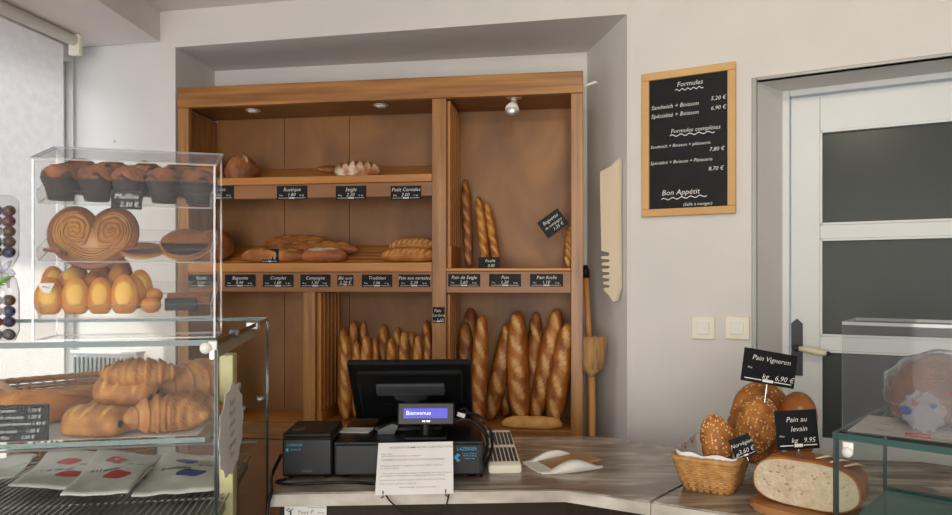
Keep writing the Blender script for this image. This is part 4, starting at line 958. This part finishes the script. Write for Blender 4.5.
obj('print', b, 'ink_black', t)
# ------------------------------------------------------------- cash drawer
ZT = 1.0003
DF = Frame(W(333,443,1.925).x, 1.925, 1.5, ZT); DW, DH, DD_ = .4125, .101, .40
t = thing('cash_drawer', 'black cash drawer under the till screen, on the counter', 'cash drawer', DF.m)
b = new(); bx(b, 0, DW, .012, DD_, .008, DH, bev=.003); obj('body', b, 'black_satin', t)
b = new(); bx(b, .006, DW-.006, 0, .012, .012, DH-.006, bev=.003); df = obj('drawer_front', b, 'black_satin', t)
b = new(); cyl(b, (.30, -.004, .07), (.30, .0, .07), .009); obj('lock', b, 'steel', df, True)
for x in (.03, DW-.03):
    for y in (.04, DD_-.04): b = new(); cyl(b, (x, y, 0), (x, y, .009), .014); obj('foot', b, 'black_plastic', t, True)
sx0, sz1 = DF.hit(453, 442.5, -.001); sx1, sz0 = DF.hit(481, 456, -.001); sz1 -= 0; 
sx0l, sx1l = sx0, min(sx1, DW-.004); zs = lambda f: (sz0-ZT)+(sz1-sz0)*f if sz0 > .5 else sz0+(sz1-sz0)*f
b = new(); strip(b, sx0l, sx1l, zs(0)-.002, min(zs(1), DH-.008), -.0008); obj('sticker', b, 'black_plastic', t)
b = new(); wS = sx1l-sx0l; zt_ = DH-.022
text_bm(b, 'LAZERSER', sx0l+wS*.5, zt_, .0125, y=-.0014, shear=0)
cxs = sx0l+wS*.16; plate(b, [(cxs-.010,zt_-.018),(cxs,zt_-.008),(cxs+.008,zt_-.012),(cxs,zt_-.020),(cxs+.008,zt_-.028),(cxs,zt_-.032)], -.0014, -.0010)
for k in range(3): text_bm(b, ('Caisse - Balance','04 90 20 30 40','Dépannage')[k], sx0l+wS*.60, zt_-.010-.0068*k, .0062, y=-.0014, shear=0)
obj('print', b, 'sticker_cyan', t)
DT = ZT+DH
# purple leaflet on the drawer
q = DF.hitz(353, 431, DH)
b = new(); prism(b, [(-.055,-.025),(.05,-.030),(.062,.03),(-.035,.035)], 0, .003); o = obj('leaflet', b, 'paper_bag'); o.matrix_world = DF.m @ TR((q[0], q[1], DH+.0005)); tag(o, 'pale lilac leaflet lying on the cash drawer left of the till', 'leaflet')
# ------------------------------------------------------------- till
t = thing('till', 'black touch screen till seen from behind, on the cash drawer', 'till', Matrix.Translation((W(410,430,2.15).x, 2.15, DT+.0003)))
o_ = Vector((W(410,430,2.15).x, 2.15, DT+.0003))
pA = W(349.5,364,2.06)-o_; pB = W(475,363,2.06)-o_; pC = W(470.5,420,2.22)-o_; pD = W(352,418,2.22)-o_
up = ((pA+pB)/2-(pC+pD)/2); hgt = up.length; up.normalize(); xr = (pB-pA).normalized(); nb = xr.cross(up); nb = nb if nb.y < 0 else -nb; up = (up-xr*up.dot(xr)).normalized()
cM = Matrix((xr, -nb, up)).transposed().to_4x4(); cM.translation = (pA+pB+pC+pD)/4
wT = (pB-pA).length; hw, hh = wT/2, hgt/2
b = new(); bx(b, -hw, hw, 0, .02, -hh, hh, bev=.006, mat=cM); bx(b, -hw*.86, hw*.86, -.014, .004, -hh*.86, hh*.80, bev=.008, mat=cM); obj('screen_housing', b, 'black_satin', t)
b = new(); bx(b, -hw+.012, hw-.012, .0195, .021, -hh+.012, hh-.012, mat=cM); obj('screen', b, 'black_plastic', t)
b = new(); bx(b, -hw*.56, hw*.56, -.024, -.010, hh*.06, hh*.44, bev=.006, mat=cM); obj('rear_ridge', b, 'dark_grey_plastic', t)
b = new()
for i in range(16): x = -hw*.5+hw*i/15; bx(b, x-.002, x+.002, -.016, -.012, -hh*.7, -hh*.3, mat=cM)
obj('vent_slots', b, 'black_plastic', t)
b = new(); arm = [(-.052,.02),(.052,.02),(.046,-.006),(.022,-.010),(.020,-.10),(-.020,-.10),(-.022,-.010),(-.046,-.006)]
plate(b, [(x, hh*.0+z) for x, z in arm], -.026, -.014); xform(b, cM); obj('mount_plate', b, 'dark_grey_plastic', t)
b = new(); bx(b, -.03, .03, -.02, .02, .012, .06, bev=.006); bx(b, -.10, .10, -.09, .08, 0, .018, bev=.006); obj('stand_base', b, 'black_satin', t)
xx = W(388, 422, 2.03).x-o_.x
b = new(); plate(b, [(-.03,.0),(.018,.0),(.03,.026),(.012,.030),(-.03,.012)], -.02, .02); xform(b, Matrix.Translation((xx, -.10, .0005))); obj('stand_foot', b, 'dark_grey_plastic', t)
# customer display
o2 = Vector((W(426,430,1.985).x, 1.985, DT+.0003)); t = thing('customer_display', 'small black customer display with a lit blue screen beside the till', 'display', Matrix.Translation(o2) @ Matrix.Rotation(.03, 4, 'Z'))
wD = 57*1.975/700; zb_ = W(426,425,1.975).z-o2.z; zt_ = W(426,402,1.985).z-o2.z; DM = Matrix.Translation((0, -.012, zb_)) @ Matrix.Rotation(-.2, 4, 'X'); hD = zt_-zb_
b = new(); bx(b, -wD/2, wD/2, 0, .026, 0, hD, bev=.004, mat=DM); obj('housing', b, 'black_satin', t)
b = new(); bx(b, -.063, .061, -.0012, .001, hD*.30, hD*.74, mat=DM); scr = obj('screen', b, 'screen_blue', t)
b = new(); text_bm(b, 'Bienvenue', -.056, hD*.45, .017, 'LEFT', 0, -.0018); xform(b, DM); obj('writing', b, 'screen_text', scr)
b = new(); [strip(b, -.010+.0045*k, -.0068+.0045*k, hD*.14, hD*.14+.004, -.0008) for k in range(5)]; xform(b, DM); obj('brand_print', b, 'steel', t)
b = new(); cyl(b, (0,.005,.008), (0,.005,zb_+.012), .016); bx(b, -.06, .06, -.035, .05, 0, .010, bev=.003); obj('stand', b, 'black_plastic', t)
# receipt printer
PF = Frame(W(282,478,1.93).x, 1.93, 1.5, ZT); wP = 50.5*1.93/700
t = thing('receipt_printer', 'cube shaped black receipt printer left of the cash drawer', 'printer', PF.m); hP = .128
b = new(); bx(b, 0, wP, .0, .18, .006, hP-.012, bev=.006); obj('body', b, 'black_satin', t)
b = new(); bx(b, .002, wP-.002, -.004, .17, hP-.013, hP, bev=.005); obj('lid', b, 'black_plastic', t)
b = new(); bx(b, .004, wP-.004, -.003, .001, .012, hP-.018, bev=.002); obj('front_cover', b, 'black_satin', t)
b = new(); text_bm(b, 'LAZERSER', .036, hP-.036, .0095, y=-.0036, shear=0); plate(b, [(.010,hP-.046),(.018,hP-.040),(.018,hP-.052)], -.0036, -.0033); text_bm(b, '04 90 20', .038, hP-.048, .008, y=-.0036, shear=0); obj('sticker', b, 'sticker_cyan', t)
b = new(); [strip(b, wP/2-.014+.006*k, wP/2-.0098+.006*k, .02, .026, -.0036) for k in range(5)]; obj('brand_print', b, 'dark_grey_plastic', t)
b = new(); bx(b, .02, .05, .03, .06, hP-.001, hP+.001); obj('label_sticker', b, 'dark_grey_plastic', t)
for x in (.02, wP-.02):
    for y in (.02, .16): b = new(); cyl(b, (x,y,0), (x,y,.007), .008); obj('foot', b, 'black_plastic', t, True)
# printed notice leaning on the drawer
pTL, pTR, pBR, pBL = W(374,443.5,1.912), W(453,441.5,1.914), W(453.5,493.5,1.818), W(375,495.5,1.812)
c = (pBL+pBR)/2; xr = (pBR-pBL).normalized(); up = ((pTL+pTR)/2-c); hN = up.length; up = (up-xr*up.dot(xr)).normalized(); NM = Matrix((xr, up.cross(xr)*-1 if False else -xr.cross(up)*-1, up)).transposed().to_4x4()
yv = up.cross(xr)
NM = Matrix((xr, yv, up)).transposed().to_4x4(); NM.translation = c
wN = (pBR-pBL).length
t = thing('printed_notice', 'white printed notice sheet leaning against the front of the cash drawer', 'notice', NM)
b = new(); bx(b, -wN/2, wN/2, -.0008, .0008, 0, hN); obj('paper', b, 'white_paper', t)
b = new()
L_ = [("INFORMATIONS À NOTRE CLIENTÈLE FIDÈLE :", .88, .055, .10),("Cher client,", .76, .042, .0),("nous vous informons que la boulangerie", .72, .042, .0),("HORAIRES D'OUVERTURE DE LA BOULANGERIE :", .64, .050, .0),("Du lundi au samedi, le magasin est ouvert de 7h00 à 13h30 et", .53, .042, 0),("de 15h30 à 19h30.", .48, .042, 0),("Pour éviter toute attente, pensez à commander votre pain à l'avance", .385, .042, .03),("par téléphone ou directement au magasin auprès de la vendeuse.", .34, .042, .0),("Le paiement par carte est accepté à partir de cinq euros d'achat.", .26, .042, 0),("Merci de votre confiance et à bientôt.", .19, .040, 0),("Votre boulanger et toute son équipe", .12, .042, .25)]
for s, v, sz, ind in L_: text_bm(b, s, -wN*.45+ind*wN, v*hN, sz*hN*1.05, 'LEFT', 0, -.0013)
obj('print', b, 'ink_grey', t)
b = new(); text_bm(b, '!', -wN*.45, .39*hN, .05*hN, 'LEFT', 0, -.0013); strip(b, -wN*.06, wN*.0, .885*hN, .905*hN, -.0014); obj('red_marks', b, 'ink_red', t)
b = new()
for s in (-1, 1):
    x = s*wN*.40; tube(b, [(x, -.004, .01), (x, .004, -.004), (x*1.06, .002, -.006)], .0016, 6)
obj('wire_foot', b, 'black_plastic', t, True)
# cables
def cable(pts, r, label):
    c = pts[0].copy(); P_ = []
    n = len(pts)
    for i in range(n-1):
        p0, p1, p2, p3 = pts[max(i-1,0)], pts[i], pts[i+1], pts[min(i+2,n-1)]
        for k in range(8):
            u = k/8; P_.append(.5*((2*p1)+(-p0+p2)*u+(2*p0-5*p1+4*p2-p3)*u*u+(-p0+3*p1-3*p2+p3)*u**3))
    P_.append(pts[-1]); b = new(); tube(b, [p-c for p in P_], r, 8); o = obj('cable', b, 'black_plastic', None, True); o.location = c; tag(o, label, 'cable'); return o
cable([W(456,416,2.06),W(468,413,2.06),W(482,418,2.07),W(491,432,2.06),W(492,448,2.03),W(487,462,1.98),W(482,471,1.965),W(481.5,477,1.955)], .0042, 'outer black cable looping down right of the till')
cable([W(456,421,2.05),W(466,419,2.05),W(477,424,2.05),W(486,436,2.04),W(487,450,2.01),W(483.5,462,1.97),W(483,472,1.96)], .0042, 'inner black cable looping down right of the till')
cable([W(458,412,2.08),W(464,409,2.08),W(473,420,2.09),W(483,428,2.10),W(488,438,2.10)], .005, 'thick black cable tangled behind the customer display')
b = new(); c = W(461,415,2.035); bx(b, -.012, .012, -.006, .006, -.006, .006, bev=.002); o = obj('white_plug', b, 'white_plastic'); o.matrix_world = TR(c, .3, 0, .35); tag(o, 'little white plug among the cables right of the customer display', 'plug')
z = ZT+.0045
cable([WZ(286,479,z),WZ(276,482,z),WZ(290,484,z),WZ(320,483,z),WZ(350,482,z),WZ(374,484,z)], .004, 'black cable lying on the counter in front of the printer')
cable([W(281,455,1.95),WZ(273,472,z),WZ(271,481,z),W(271.5,492,1.79),W(268,505,1.775),W(266,530,1.77)], .005, 'black cable hanging over the left end of the counter')
cable([W(386,495.5,1.808),W(392,503,1.80),W(408,515,1.80),W(430,522,1.80),W(444,510,1.802),W(449,494.5,1.81)], .0022, 'thin black wire drooping below the printed notice')
# cream coin tray
pf = (WZ(488,475,1.0)+WZ(521,472.5,1.0))/2; CT = Frame(pf.x+.002, pf.y, 4, ZT); wC, lC = .093, .25; ta = math.atan2(.045, lC)
t = thing('coin_tray', 'cream plastic tray with rows of dark slots beside the till cables', 'coin tray', CT.m)
b = new(); pts = [(-.0,0),(lC,0),(lC,.070),(.012,.026),(0,.020)]
a = [b.verts.new((-wC/2*(1 if p[0] < .02 else .93), p[0], p[1])) for p in pts]; c2 = [b.verts.new((wC/2*(1 if p[0] < .02 else .93), p[0], p[1])) for p in pts]
b.faces.new(a); b.faces.new(list(reversed(c2)))
for k in range(5): b.faces.new((c2[k], c2[(k+1)%5], a[(k+1)%5], a[k]))
bmesh.ops.bevel(b, geom=b.edges[:], offset=.003, segments=2, affect='EDGES'); obj('body', b, 'cream_plastic', t)
b = new(); SM = Matrix.Translation((0, .014, .0268)) @ Matrix.Rotation(math.atan2(.044, lC-.012), 4, 'X')
for r in range(2):
    for k in range(7):
        x = -.036+.012*k; bx(b, x-.0042, x+.0042, .012+r*.115, .105+r*.115, -.004, .0008, mat=SM)
obj('slots', b, 'dark_grey_plastic', t)
# change dish
cc = (WZ(523,463,1.0)+WZ(604,470,1.0)+WZ(557,480,1.0)+WZ(566,452,1.0))/4
v1 = (WZ(557,480,1.0)-WZ(527,463,1.0)); ang = math.degrees(math.atan2(v1.y, v1.x)); TF = Frame(cc.x, cc.y, ang, ZT)
hx2, hy2 = .058, .10
t = thing('change_dish', 'white change dish with curved sides and a brown panel on the counter', 'dish', TF.m)
b = new(); n = 24
for s in (-1, 1):
    R = []
    for i in range(n+1):
        f = i/n; y = -hy2+2*hy2*f; h = .006+.026*math.sin(PI*min(max((f-.12)/.8, 0), 1))**1.2; w0 = .020*(math.sin(PI*f)**.5+.15)
        R.append([Vector((s*(hx2+.004), y, .0)), Vector((s*(hx2+.004+w0), y, .002)), Vector((s*(hx2+.006+w0*.7), y, h*.8)), Vector((s*hx2, y, h)), Vector((s*(hx2-.004), y, h*.9)), Vector((s*(hx2-.003), y, 0))])
    rings(b, R)
obj('curved_side', b, 'white_plastic', t, True)
b = new(); bx(b, -hx2+.004, hx2-.004, -hy2-.004, -hy2+.055, 0, .005, bev=.002, mat=Matrix.Identity(4)); bx(b, -hx2+.003, hx2-.003, -hy2+.05, hy2-.01, 0, .004); obj('tray_base', b, 'white_plastic', t)
b = new(); bx(b, -hx2+.006, hx2-.006, -.055, .10, 0, .004, mat=Matrix.Translation((0,0,.008)) @ Matrix.Rotation(.10, 4, 'X')); obj('brown_panel', b, 'kraft', t)
b = new(); bx(b, -hx2+.01, hx2-.01, -hy2+.045, -hy2+.051, .0045, .0062); obj('slot', b, 'dark_grey_plastic', t)

# ================================================================== bread basket
BB = Frame(.644, 1.893, -30, ZT); HB = .092
t = thing('bread_basket', 'straw coloured wicker basket of seeded breads on the counter', 'basket', BB.m)
fl = lambda f: (.060+.020*f, .098+.034*f)
b = new(); weave(b, 13, lambda f: .006+(HB-.014)*f, lambda u, f: rrect(*fl(f), .022, u), 72, .0022, .0040); obj('weave', b, 'wicker', t, True)
b = new()
for i in range(36): p, q = rrect(*fl(0), .022, i/36)[0], rrect(*fl(1), .022, i/36)[0]; tube(b, [p, q+Vector((0,0,HB-.004))], .003, 6)
obj('stakes', b, 'wicker', t, True)
b = new(); tube(b, [rrect(*fl(1), .022, i/90)[0]*(1+.012*(i%2))+Vector((0,0,HB-.004+.003*(i%2))) for i in range(90)], .0065, 8, closed=True); obj('rim', b, 'wicker', t, True)
b = new(); prism(b, [tuple(rrect(*fl(0), .022, i/40)[0].xy) for i in range(40)], 0, .008); obj('base', b, 'wicker', t)
b = new(); prism(b, [tuple((rrect(*fl(.1), .02, i/40)[0]*.93).xy) for i in range(40)], .009, .012)
R = []
for f, k in ((.1,.90),(.8,.92),(1.12,.93),(1.14,.90)):
    R.append([rrect(*fl(f), .02, i/60)[0]*(k+.02*math.sin(i*1.9))+Vector((0,0,.012+(HB-.012)*f+.004*math.sin(i*1.1))) for i in range(60)])
rings(b, R, cap=False); lin_o = obj('lining', b, 'white_paper', t, True)
def seeded(L_, Wd, H_, M, label, seed, ns=220, mats=('seed_crust','seed','pain_ear')):
    bm = loaf_bm(L_, Wd, H_, seed=seed, amp=.07, p=2.3, q=.5, flat=.5)
    fs = [f for f in bm.faces]; rnd = random.Random(seed); pos = []
    for f in rnd.sample(fs, min(ns, len(fs))):
        c_ = f.calc_center_median(); 
        if c_.z > H_*.18: f.normal_update(); pos.append((c_.copy(), f.normal.copy()))
    for c_, nr in pos:
        a_ = rnd.uniform(0, 6); s = .0035; MM = Vector((0,0,1)).rotation_difference(nr if (nr.dot(c_-Vector((c_.x*.7,0,H_*.35))) > 0) else -nr).to_matrix().to_4x4() @ Matrix.Rotation(a_, 4, 'Z')
        ball(bm, c_, s, s*.6, s*.5, n=6, mi=1, mat=MM)
    return loaf_obj('seeded_bread', bm, [mats[0], mats[1]], M, label, 'bread')
def bread_up(pb, pt, wd, face=Vector((0,-1,.15)), th=.8):
    M = along(pb, pt, face); return M @ Matrix.Translation((0,0,-wd*th*.5)), (pt-pb).length
M, ln = bread_up(W(722,470,1.84), W(714,414,1.87), .085); seeded(ln, .083, .07, M, 'small oval seeded bread standing at the left of the basket', 41, 260)
M, ln = bread_up(W(752,452,1.90), W(766,397,1.95), .10); seeded(ln, .105, .075, M, 'pale seeded bread standing in the middle of the basket', 42, 300)
M, ln = bread_up(W(754,462,1.985), W(770,383,2.04), .16, th=.6); seeded(ln*1.03, .175, .085, M, 'biggest seeded brown bread at the back of the basket, below the tilted slate', 43, 200, ('seed_crust','seed'))
M, ln = bread_up(W(800,457,1.925), W(800,391,1.98), .09); b = loaf_bm(ln, .10, .075, seed=44, amp=.06, scores=[(0,0,.05,.01,.4)]); loaf_obj('brown_bread', b, PN, M, 'brown bread standing behind the cut loaf, right of the basket', 'bread')
# tags
def tag_quad(tl, tr, br, bl, lines, label, pin):
    c = (bl+br)/2; xr = ((tr-tl)+(br-bl)).normalized(); up = ((tl+tr)/2-c); h = up.length; up = (up-xr*up.dot(xr)).normalized(); y = up.cross(xr); M = Matrix((xr, y, up)).transposed().to_4x4(); M.translation = c
    return price_tag(M, ((tr-tl).length+(br-bl).length)/2, h, lines, label, None, pin)
tag_quad(W(746.5,347.5,1.93), W(801.5,357,1.93), W(792.5,389,1.92), W(741.5,380,1.92), [('Pain Vigneron', .02, .68, .21), ('kg   6,90 €', .18, .16, .22), ('Prix', -.36, .40, .09)], 'black slate sign reading Pain Vigneron tilted above the basket', .05)
tag_quad(W(776,411,1.735), W(818,409,1.735), W(819.5,448,1.725), W(778,450.5,1.725), [('Pain au', .0, .70, .19), ('levain', .04, .46, .19), ('kg   9,95', .12, .17, .18), ('Prix', -.38, .32, .08)], 'black slate sign reading Pain au levain on the cut loaf', .03)
tag_quad(W(727.5,440.5,1.80), W(748,433.5,1.80), W(757,452.5,1.79), W(737,461,1.79), [('Norvégien', 0, .58, .26), ('3,60 €', .08, .20, .30)], 'small tilted black sign hooked on the basket between two breads', .01)
# cutting board and cut loaf
bc = WZ(800, 503, 1.0); BD = Frame(.785, 1.640, -41, ZT)
t = thing('bread_board', 'round edged wooden board under the cut loaf', 'board', BD.m)
b = new(); poly = []
for k in range(48): a = k*2*PI/48; ca_, sa_ = math.cos(a), math.sin(a); poly.append((.135*abs(ca_)**.7*(1 if ca_ > 0 else -1), .075*abs(sa_)**.7*(1 if sa_ > 0 else -1)))
vs = prism(b, poly, 0, .018); bmesh.ops.bevel(b, geom=[e for e in b.edges if abs(e.verts[0].co.z-e.verts[1].co.z) < 1e-5], offset=.004, segments=2, affect='EDGES'); obj('board', b, 'board_wood', t)
LV = Frame(.792, 1.6605, -41, ZT+.0185)
t = thing('cut_loaf', 'large sourdough loaf cut open with its pale crumb facing the camera', 'bread', LV.m)
def prof(s, k=1):
    pts = []
    for i in range(40):
        a = -PI*.5+2*PI*i/40; c_, s_ = math.cos(a), math.sin(a); x = .118*abs(c_)**.62*(1 if c_ > 0 else -1); z = .052+ (.060 if s_ > 0 else .052)*abs(s_)**(.8)*(1 if s_ > 0 else -1)
        pts.append((x*s*(1+.02*noise.noise(Vector((i*.4, k, 0)))), z*(.25+.75*s) if s < 1 else z))
    return pts
b = new(); rs = []
for (y, s) in ((-.045,.985),(-.044,1.0),(-.02,1.01),(.03,1.0),(.07,.93),(.10,.78),(.118,.55),(.124,.2)):
    rs.append([Vector((p[0], y, p[1]*(1+.03*noise.noise(Vector((p[0]*20, y*20, 1)))))) for p in prof(min(s,1), y*10)])
rings(b, rs)
obj('crust', b, 'dark_crust' if False else 'pain_crust', t, True)
b = new(); pp = [(p[0]*.965, .052+(p[1]-.052)*.94) for p in prof(1, -.45)]; plate(b, pp, -.0475, -.044); 
obj('crumb_face', b, 'crumb', t, label='pale crumb face full of small holes')
b = new(); rr_ = random.Random(5)
for k in range(46):
    x, z = rr_.uniform(-.095, .095), rr_.uniform(.012, .095)
    if (x/.105)**2+((z-.052)/.05)**2 > .9: continue
    s = rr_.uniform(.0009, .0026); ball(b, (x, -.0476, z), s*rr_.uniform(1,1.9), .0012, s, n=8)
obj('crumb_holes', b, 'crumb_hole', t, True)
b = new(); v = [(.03,.0,.113),(.06,.01,.108),(.085,.03,.10)]
for k in range(3): tube(b, [(.02+.03*k, -.02, .1155-.004*k), (.035+.03*k, .02, .116-.004*k), (.045+.03*k, .055, .105-.004*k)], [.003,.006,.002], 8, flat=(1,.4))
obj('flour_slash', b, 'flour_white', t, True)

# ================================================================== RIGHT CASE
Rf = Frame(.663, 1.30, -43); RT, RS, RL, RDp = 1.2685, 1.085, 1.1, .37
t = thing('glass_counter_case', 'low glass display case with green edged top at the right', 'display case', Rf.m)
b = new(); bx(b, 0, RL, 0, RDp, .08, RS-.12, bev=.004); obj('body', b, 'case_white', t)
b = new(); bx(b, .03, RL, .03, RDp-.03, 0, .08); obj('plinth', b, 'black_plastic', t)
b = new(); pane(b, 0, RL, -.004, RDp+.004, RT-.012, RT); obj('top_pane', b, ['clear_glass','glass_edge'], t)
b = new(); pane(b, .0, RL, 0, .008, RS-.12, RT-.012); obj('front_pane', b, ['clear_glass','glass_edge_dark'], t)
b = new(); pane(b, .0, .008, .0085, RDp-.008, RS-.12, RT-.012); obj('side_pane', b, ['clear_glass','glass_edge_dark'], t)
b = new(); pane(b, .0085, RL, .012, RDp-.02, RS-.010, RS); obj('glass_shelf', b, ['frost_teal','glass_edge'], t)
b = new(); bx(b, .004, RL, RDp-.012, RDp, RS-.012, RS+.004); obj('rear_rail', b, 'glass_edge', t)
b = new(); bx(b, RL-.02, RL, .0, RDp, RS-.12, RT-.012); obj('end_post', b, 'case_white', t)
x, z = Rf.hit(848, 452, -.003); b = new(); cyl(b, (x, -.009, z), (x, .0, z), .009, n=20); bx(b, x-.009, x+.009, -.004, .0, z+.003, z+.018, bev=.001); obj('glass_bolt', b, 'white_plastic', t, True)
b = new(); bx(b, .05, .5, .06, .30, .969, .990, bev=.004); o = obj('shelf_mat', b, 'case_white'); o.parent = t
# paper on the top and acrylic guard
GB = Frame(*Rf.w(.012, .012, 0).xy, -36, RT+.0004)
t = thing('acrylic_guard', 'clear acrylic guard box around the bagged bread on the right case', 'guard', GB.m); gw, gd, ghh = .52, .34, 1.4725-RT
b = new(); pane(b, 0, gw, 0, .004, .0, ghh-.006); obj('front_panel', b, ['hazy_acrylic','acrylic_edge'], t)
b = new(); pane(b, gw-.004, gw, .004, gd, 0, ghh-.006); obj('side_panel', b, ['hazy_acrylic','acrylic_edge'], t)
b = new(); pane(b, 0, gw, 0, .17, ghh-.006, ghh); obj('top_panel', b, ['hazy_acrylic','acrylic_edge'], t)
b = new(); q = [(.008,.008),(.42,.008),(.42,.2),(.02,.2)]; prism(b, q, .0004, .0012); o = obj('paper_sheet', b, 'paper_bag'); o.matrix_world = GB.m; tag(o, 'pale perforated paper sheet under the bagged bread', 'paper')
b = new()
for k in range(4):
    for j in range(2): bx(b, .05+.05*k, .066+.05*k, .05+.06*j, .053+.06*j, .0013, .0016)
o2_ = obj('perforations', b, 'ink_grey'); o2_.parent = o
# bagged bread
bp = GB.hit(925, 438, .10); BGF = GB.m @ TR((.142, .19, .002), math.radians(76))
b = loaf_bm(.23, .165, .124, seed=51, amp=.08, p=2.6, q=.45, scores=[(-.03,0,.05,.012,.5),(.04,0,.05,.012,.5)]); loaf_obj('bagged_bread', b, DK, BGF @ TR((.02,0,.004)), 'brown bread inside the clear plastic bag on the right case')
t = thing('plastic_bag', 'clear plastic bag knotted at its left end around a brown bread', 'bag', BGF)
b = new(); R = []; n = 48
for (x, ry, rz_, zc) in ((-.128,.004,.004,.050),(-.122,.020,.020,.052),(-.108,.042,.040,.054),(-.085,.068,.056,.062),(-.05,.084,.066,.068),(.0,.088,.068,.0695),(.08,.088,.068,.0695),(.14,.08,.064,.066),(.16,.05,.04,.06)):
    R.append([Vector((x+.004*math.sin(a*1.3), math.cos(a*2*PI/n)*ry*(1+.05*math.sin(a*5*2*PI/n*2+x*30)), max(zc+math.sin(a*2*PI/n)*rz_*(1+.06*math.sin(a*2*PI/n*9+x*40)), .001))) for a in range(n)])
rings(b, R); obj('film', b, 'clear_film', t, True)
b = new(); R = []; n = 88
for (d, r) in ((0,.006),(.010,.016),(.022,.030),(.030,.036),(.034,.034)):
    R.append([Vector((-.128-d*.55, -.02*(d/.034)+math.cos(a*2*PI/n)*r*(1+.08*math.sin(a*2*PI/n*9)), max(.052-d*.35+math.sin(a*2*PI/n)*r*(1+.09*math.sin(a*2*PI/n*11)), .002))) for a in range(n)])
rings(b, R, cap=False); obj('knot_frill', b, 'film_dense', t, True)
b = new(); ball(b, (-.146,.010,.040), .006, .011, .008); ball(b, (-.146,-.034,.054), .005, .006, .005); obj('blue_print', b, 'ink_blue', t, True)
b = new(); ball(b, (-.10,-.052,.075), .010, .004, .007); obj('red_print', b, 'ink_red', t, True)
x, y = GB.hitz(918, 436, .002)
b = new(); bx(b, -.02, .02, -.006, .006, 0, .004, bev=.001); o = obj('red_label', b, 'ink_red'); o.matrix_world = GB.m @ TR((x, max(y, .02), .0016)); tag(o, 'small red label lying under the knot of the plastic bag', 'label')

# ================================================================== LIGHT AND CAMERA
wd = bpy.data.worlds.new('World'); SC.world = wd; wd.use_nodes = True; nt = wd.node_tree; bg = nt.nodes['Background']
bg.inputs[0].default_value = (.78, .88, 1.0, 1); bg.inputs[1].default_value = 1.3
def area(name, loc, rot, sx, sy, power, col):
    l = bpy.data.lights.new(name, 'AREA'); l.shape = 'RECTANGLE'; l.size = sx; l.size_y = sy; l.energy = power; l.color = col
    o = bpy.data.objects.new(name, l); o.location = loc; o.rotation_euler = rot; COL.objects.link(o); return o
area('shopfront_daylight', (-.75, -2.60, 1.35), (PI/2, 0, 0), 3.4, 2.3, 130, (1.0, .93, .86))
area('side_window_daylight', tuple(LW.w(1.6, -.3, 1.5)), (PI/2, 0, LW.rz+PI), 3.2, 2.2, 480, (.78, .86, 1.0))
def fill_spot(p, q, power, ang=100):
    l = bpy.data.lights.new('warm_fill_spot', 'SPOT'); l.energy = power; l.color = (1.0, .92, .70); l.spot_size = math.radians(ang); l.spot_blend = 1; l.shadow_soft_size = .08
    o = bpy.data.objects.new('warm_fill_spot', l); o.location = p; o.rotation_euler = (Vector(q)-Vector(p)).to_track_quat('-Z', 'Y').to_euler(); COL.objects.link(o)
fill_spot((.3, .5, 2.72), (1.25, 2.5, 2.45), 42)  # added warm fill, no such lamp seen; brightens the upper right wall
sn = bpy.data.lights.new('sun', 'SUN'); sn.energy = 5; sn.angle = .02; sn.color = (1.0, .92, .84)
so = bpy.data.objects.new('sun', sn); so.rotation_euler = Vector((.75, .25, -.60)).to_track_quat('-Z', 'Y').to_euler(); so.location = (-4, 0, 4); COL.objects.link(so)
cd = bpy.data.cameras.new('camera'); cd.sensor_width = 36; cd.lens = FPX/952*36; cd.shift_y = (HY-257.5)/952; cd.clip_start = .02
co = bpy.data.objects.new('camera', cd); co.location = (0, 0, HC); co.rotation_euler = (PI/2, 0, 0); COL.objects.link(co); SC.camera = co
SC.view_settings.view_transform = 'Standard'; SC.view_settings.look = 'None'; SC.view_settings.gamma = 1; SC.view_settings.exposure = 0.06
SC.cycles.use_denoising = True; SC.cycles.transparent_max_bounces = 24; SC.cycles.max_bounces = 10; SC.cycles.sample_clamp_indirect = 6
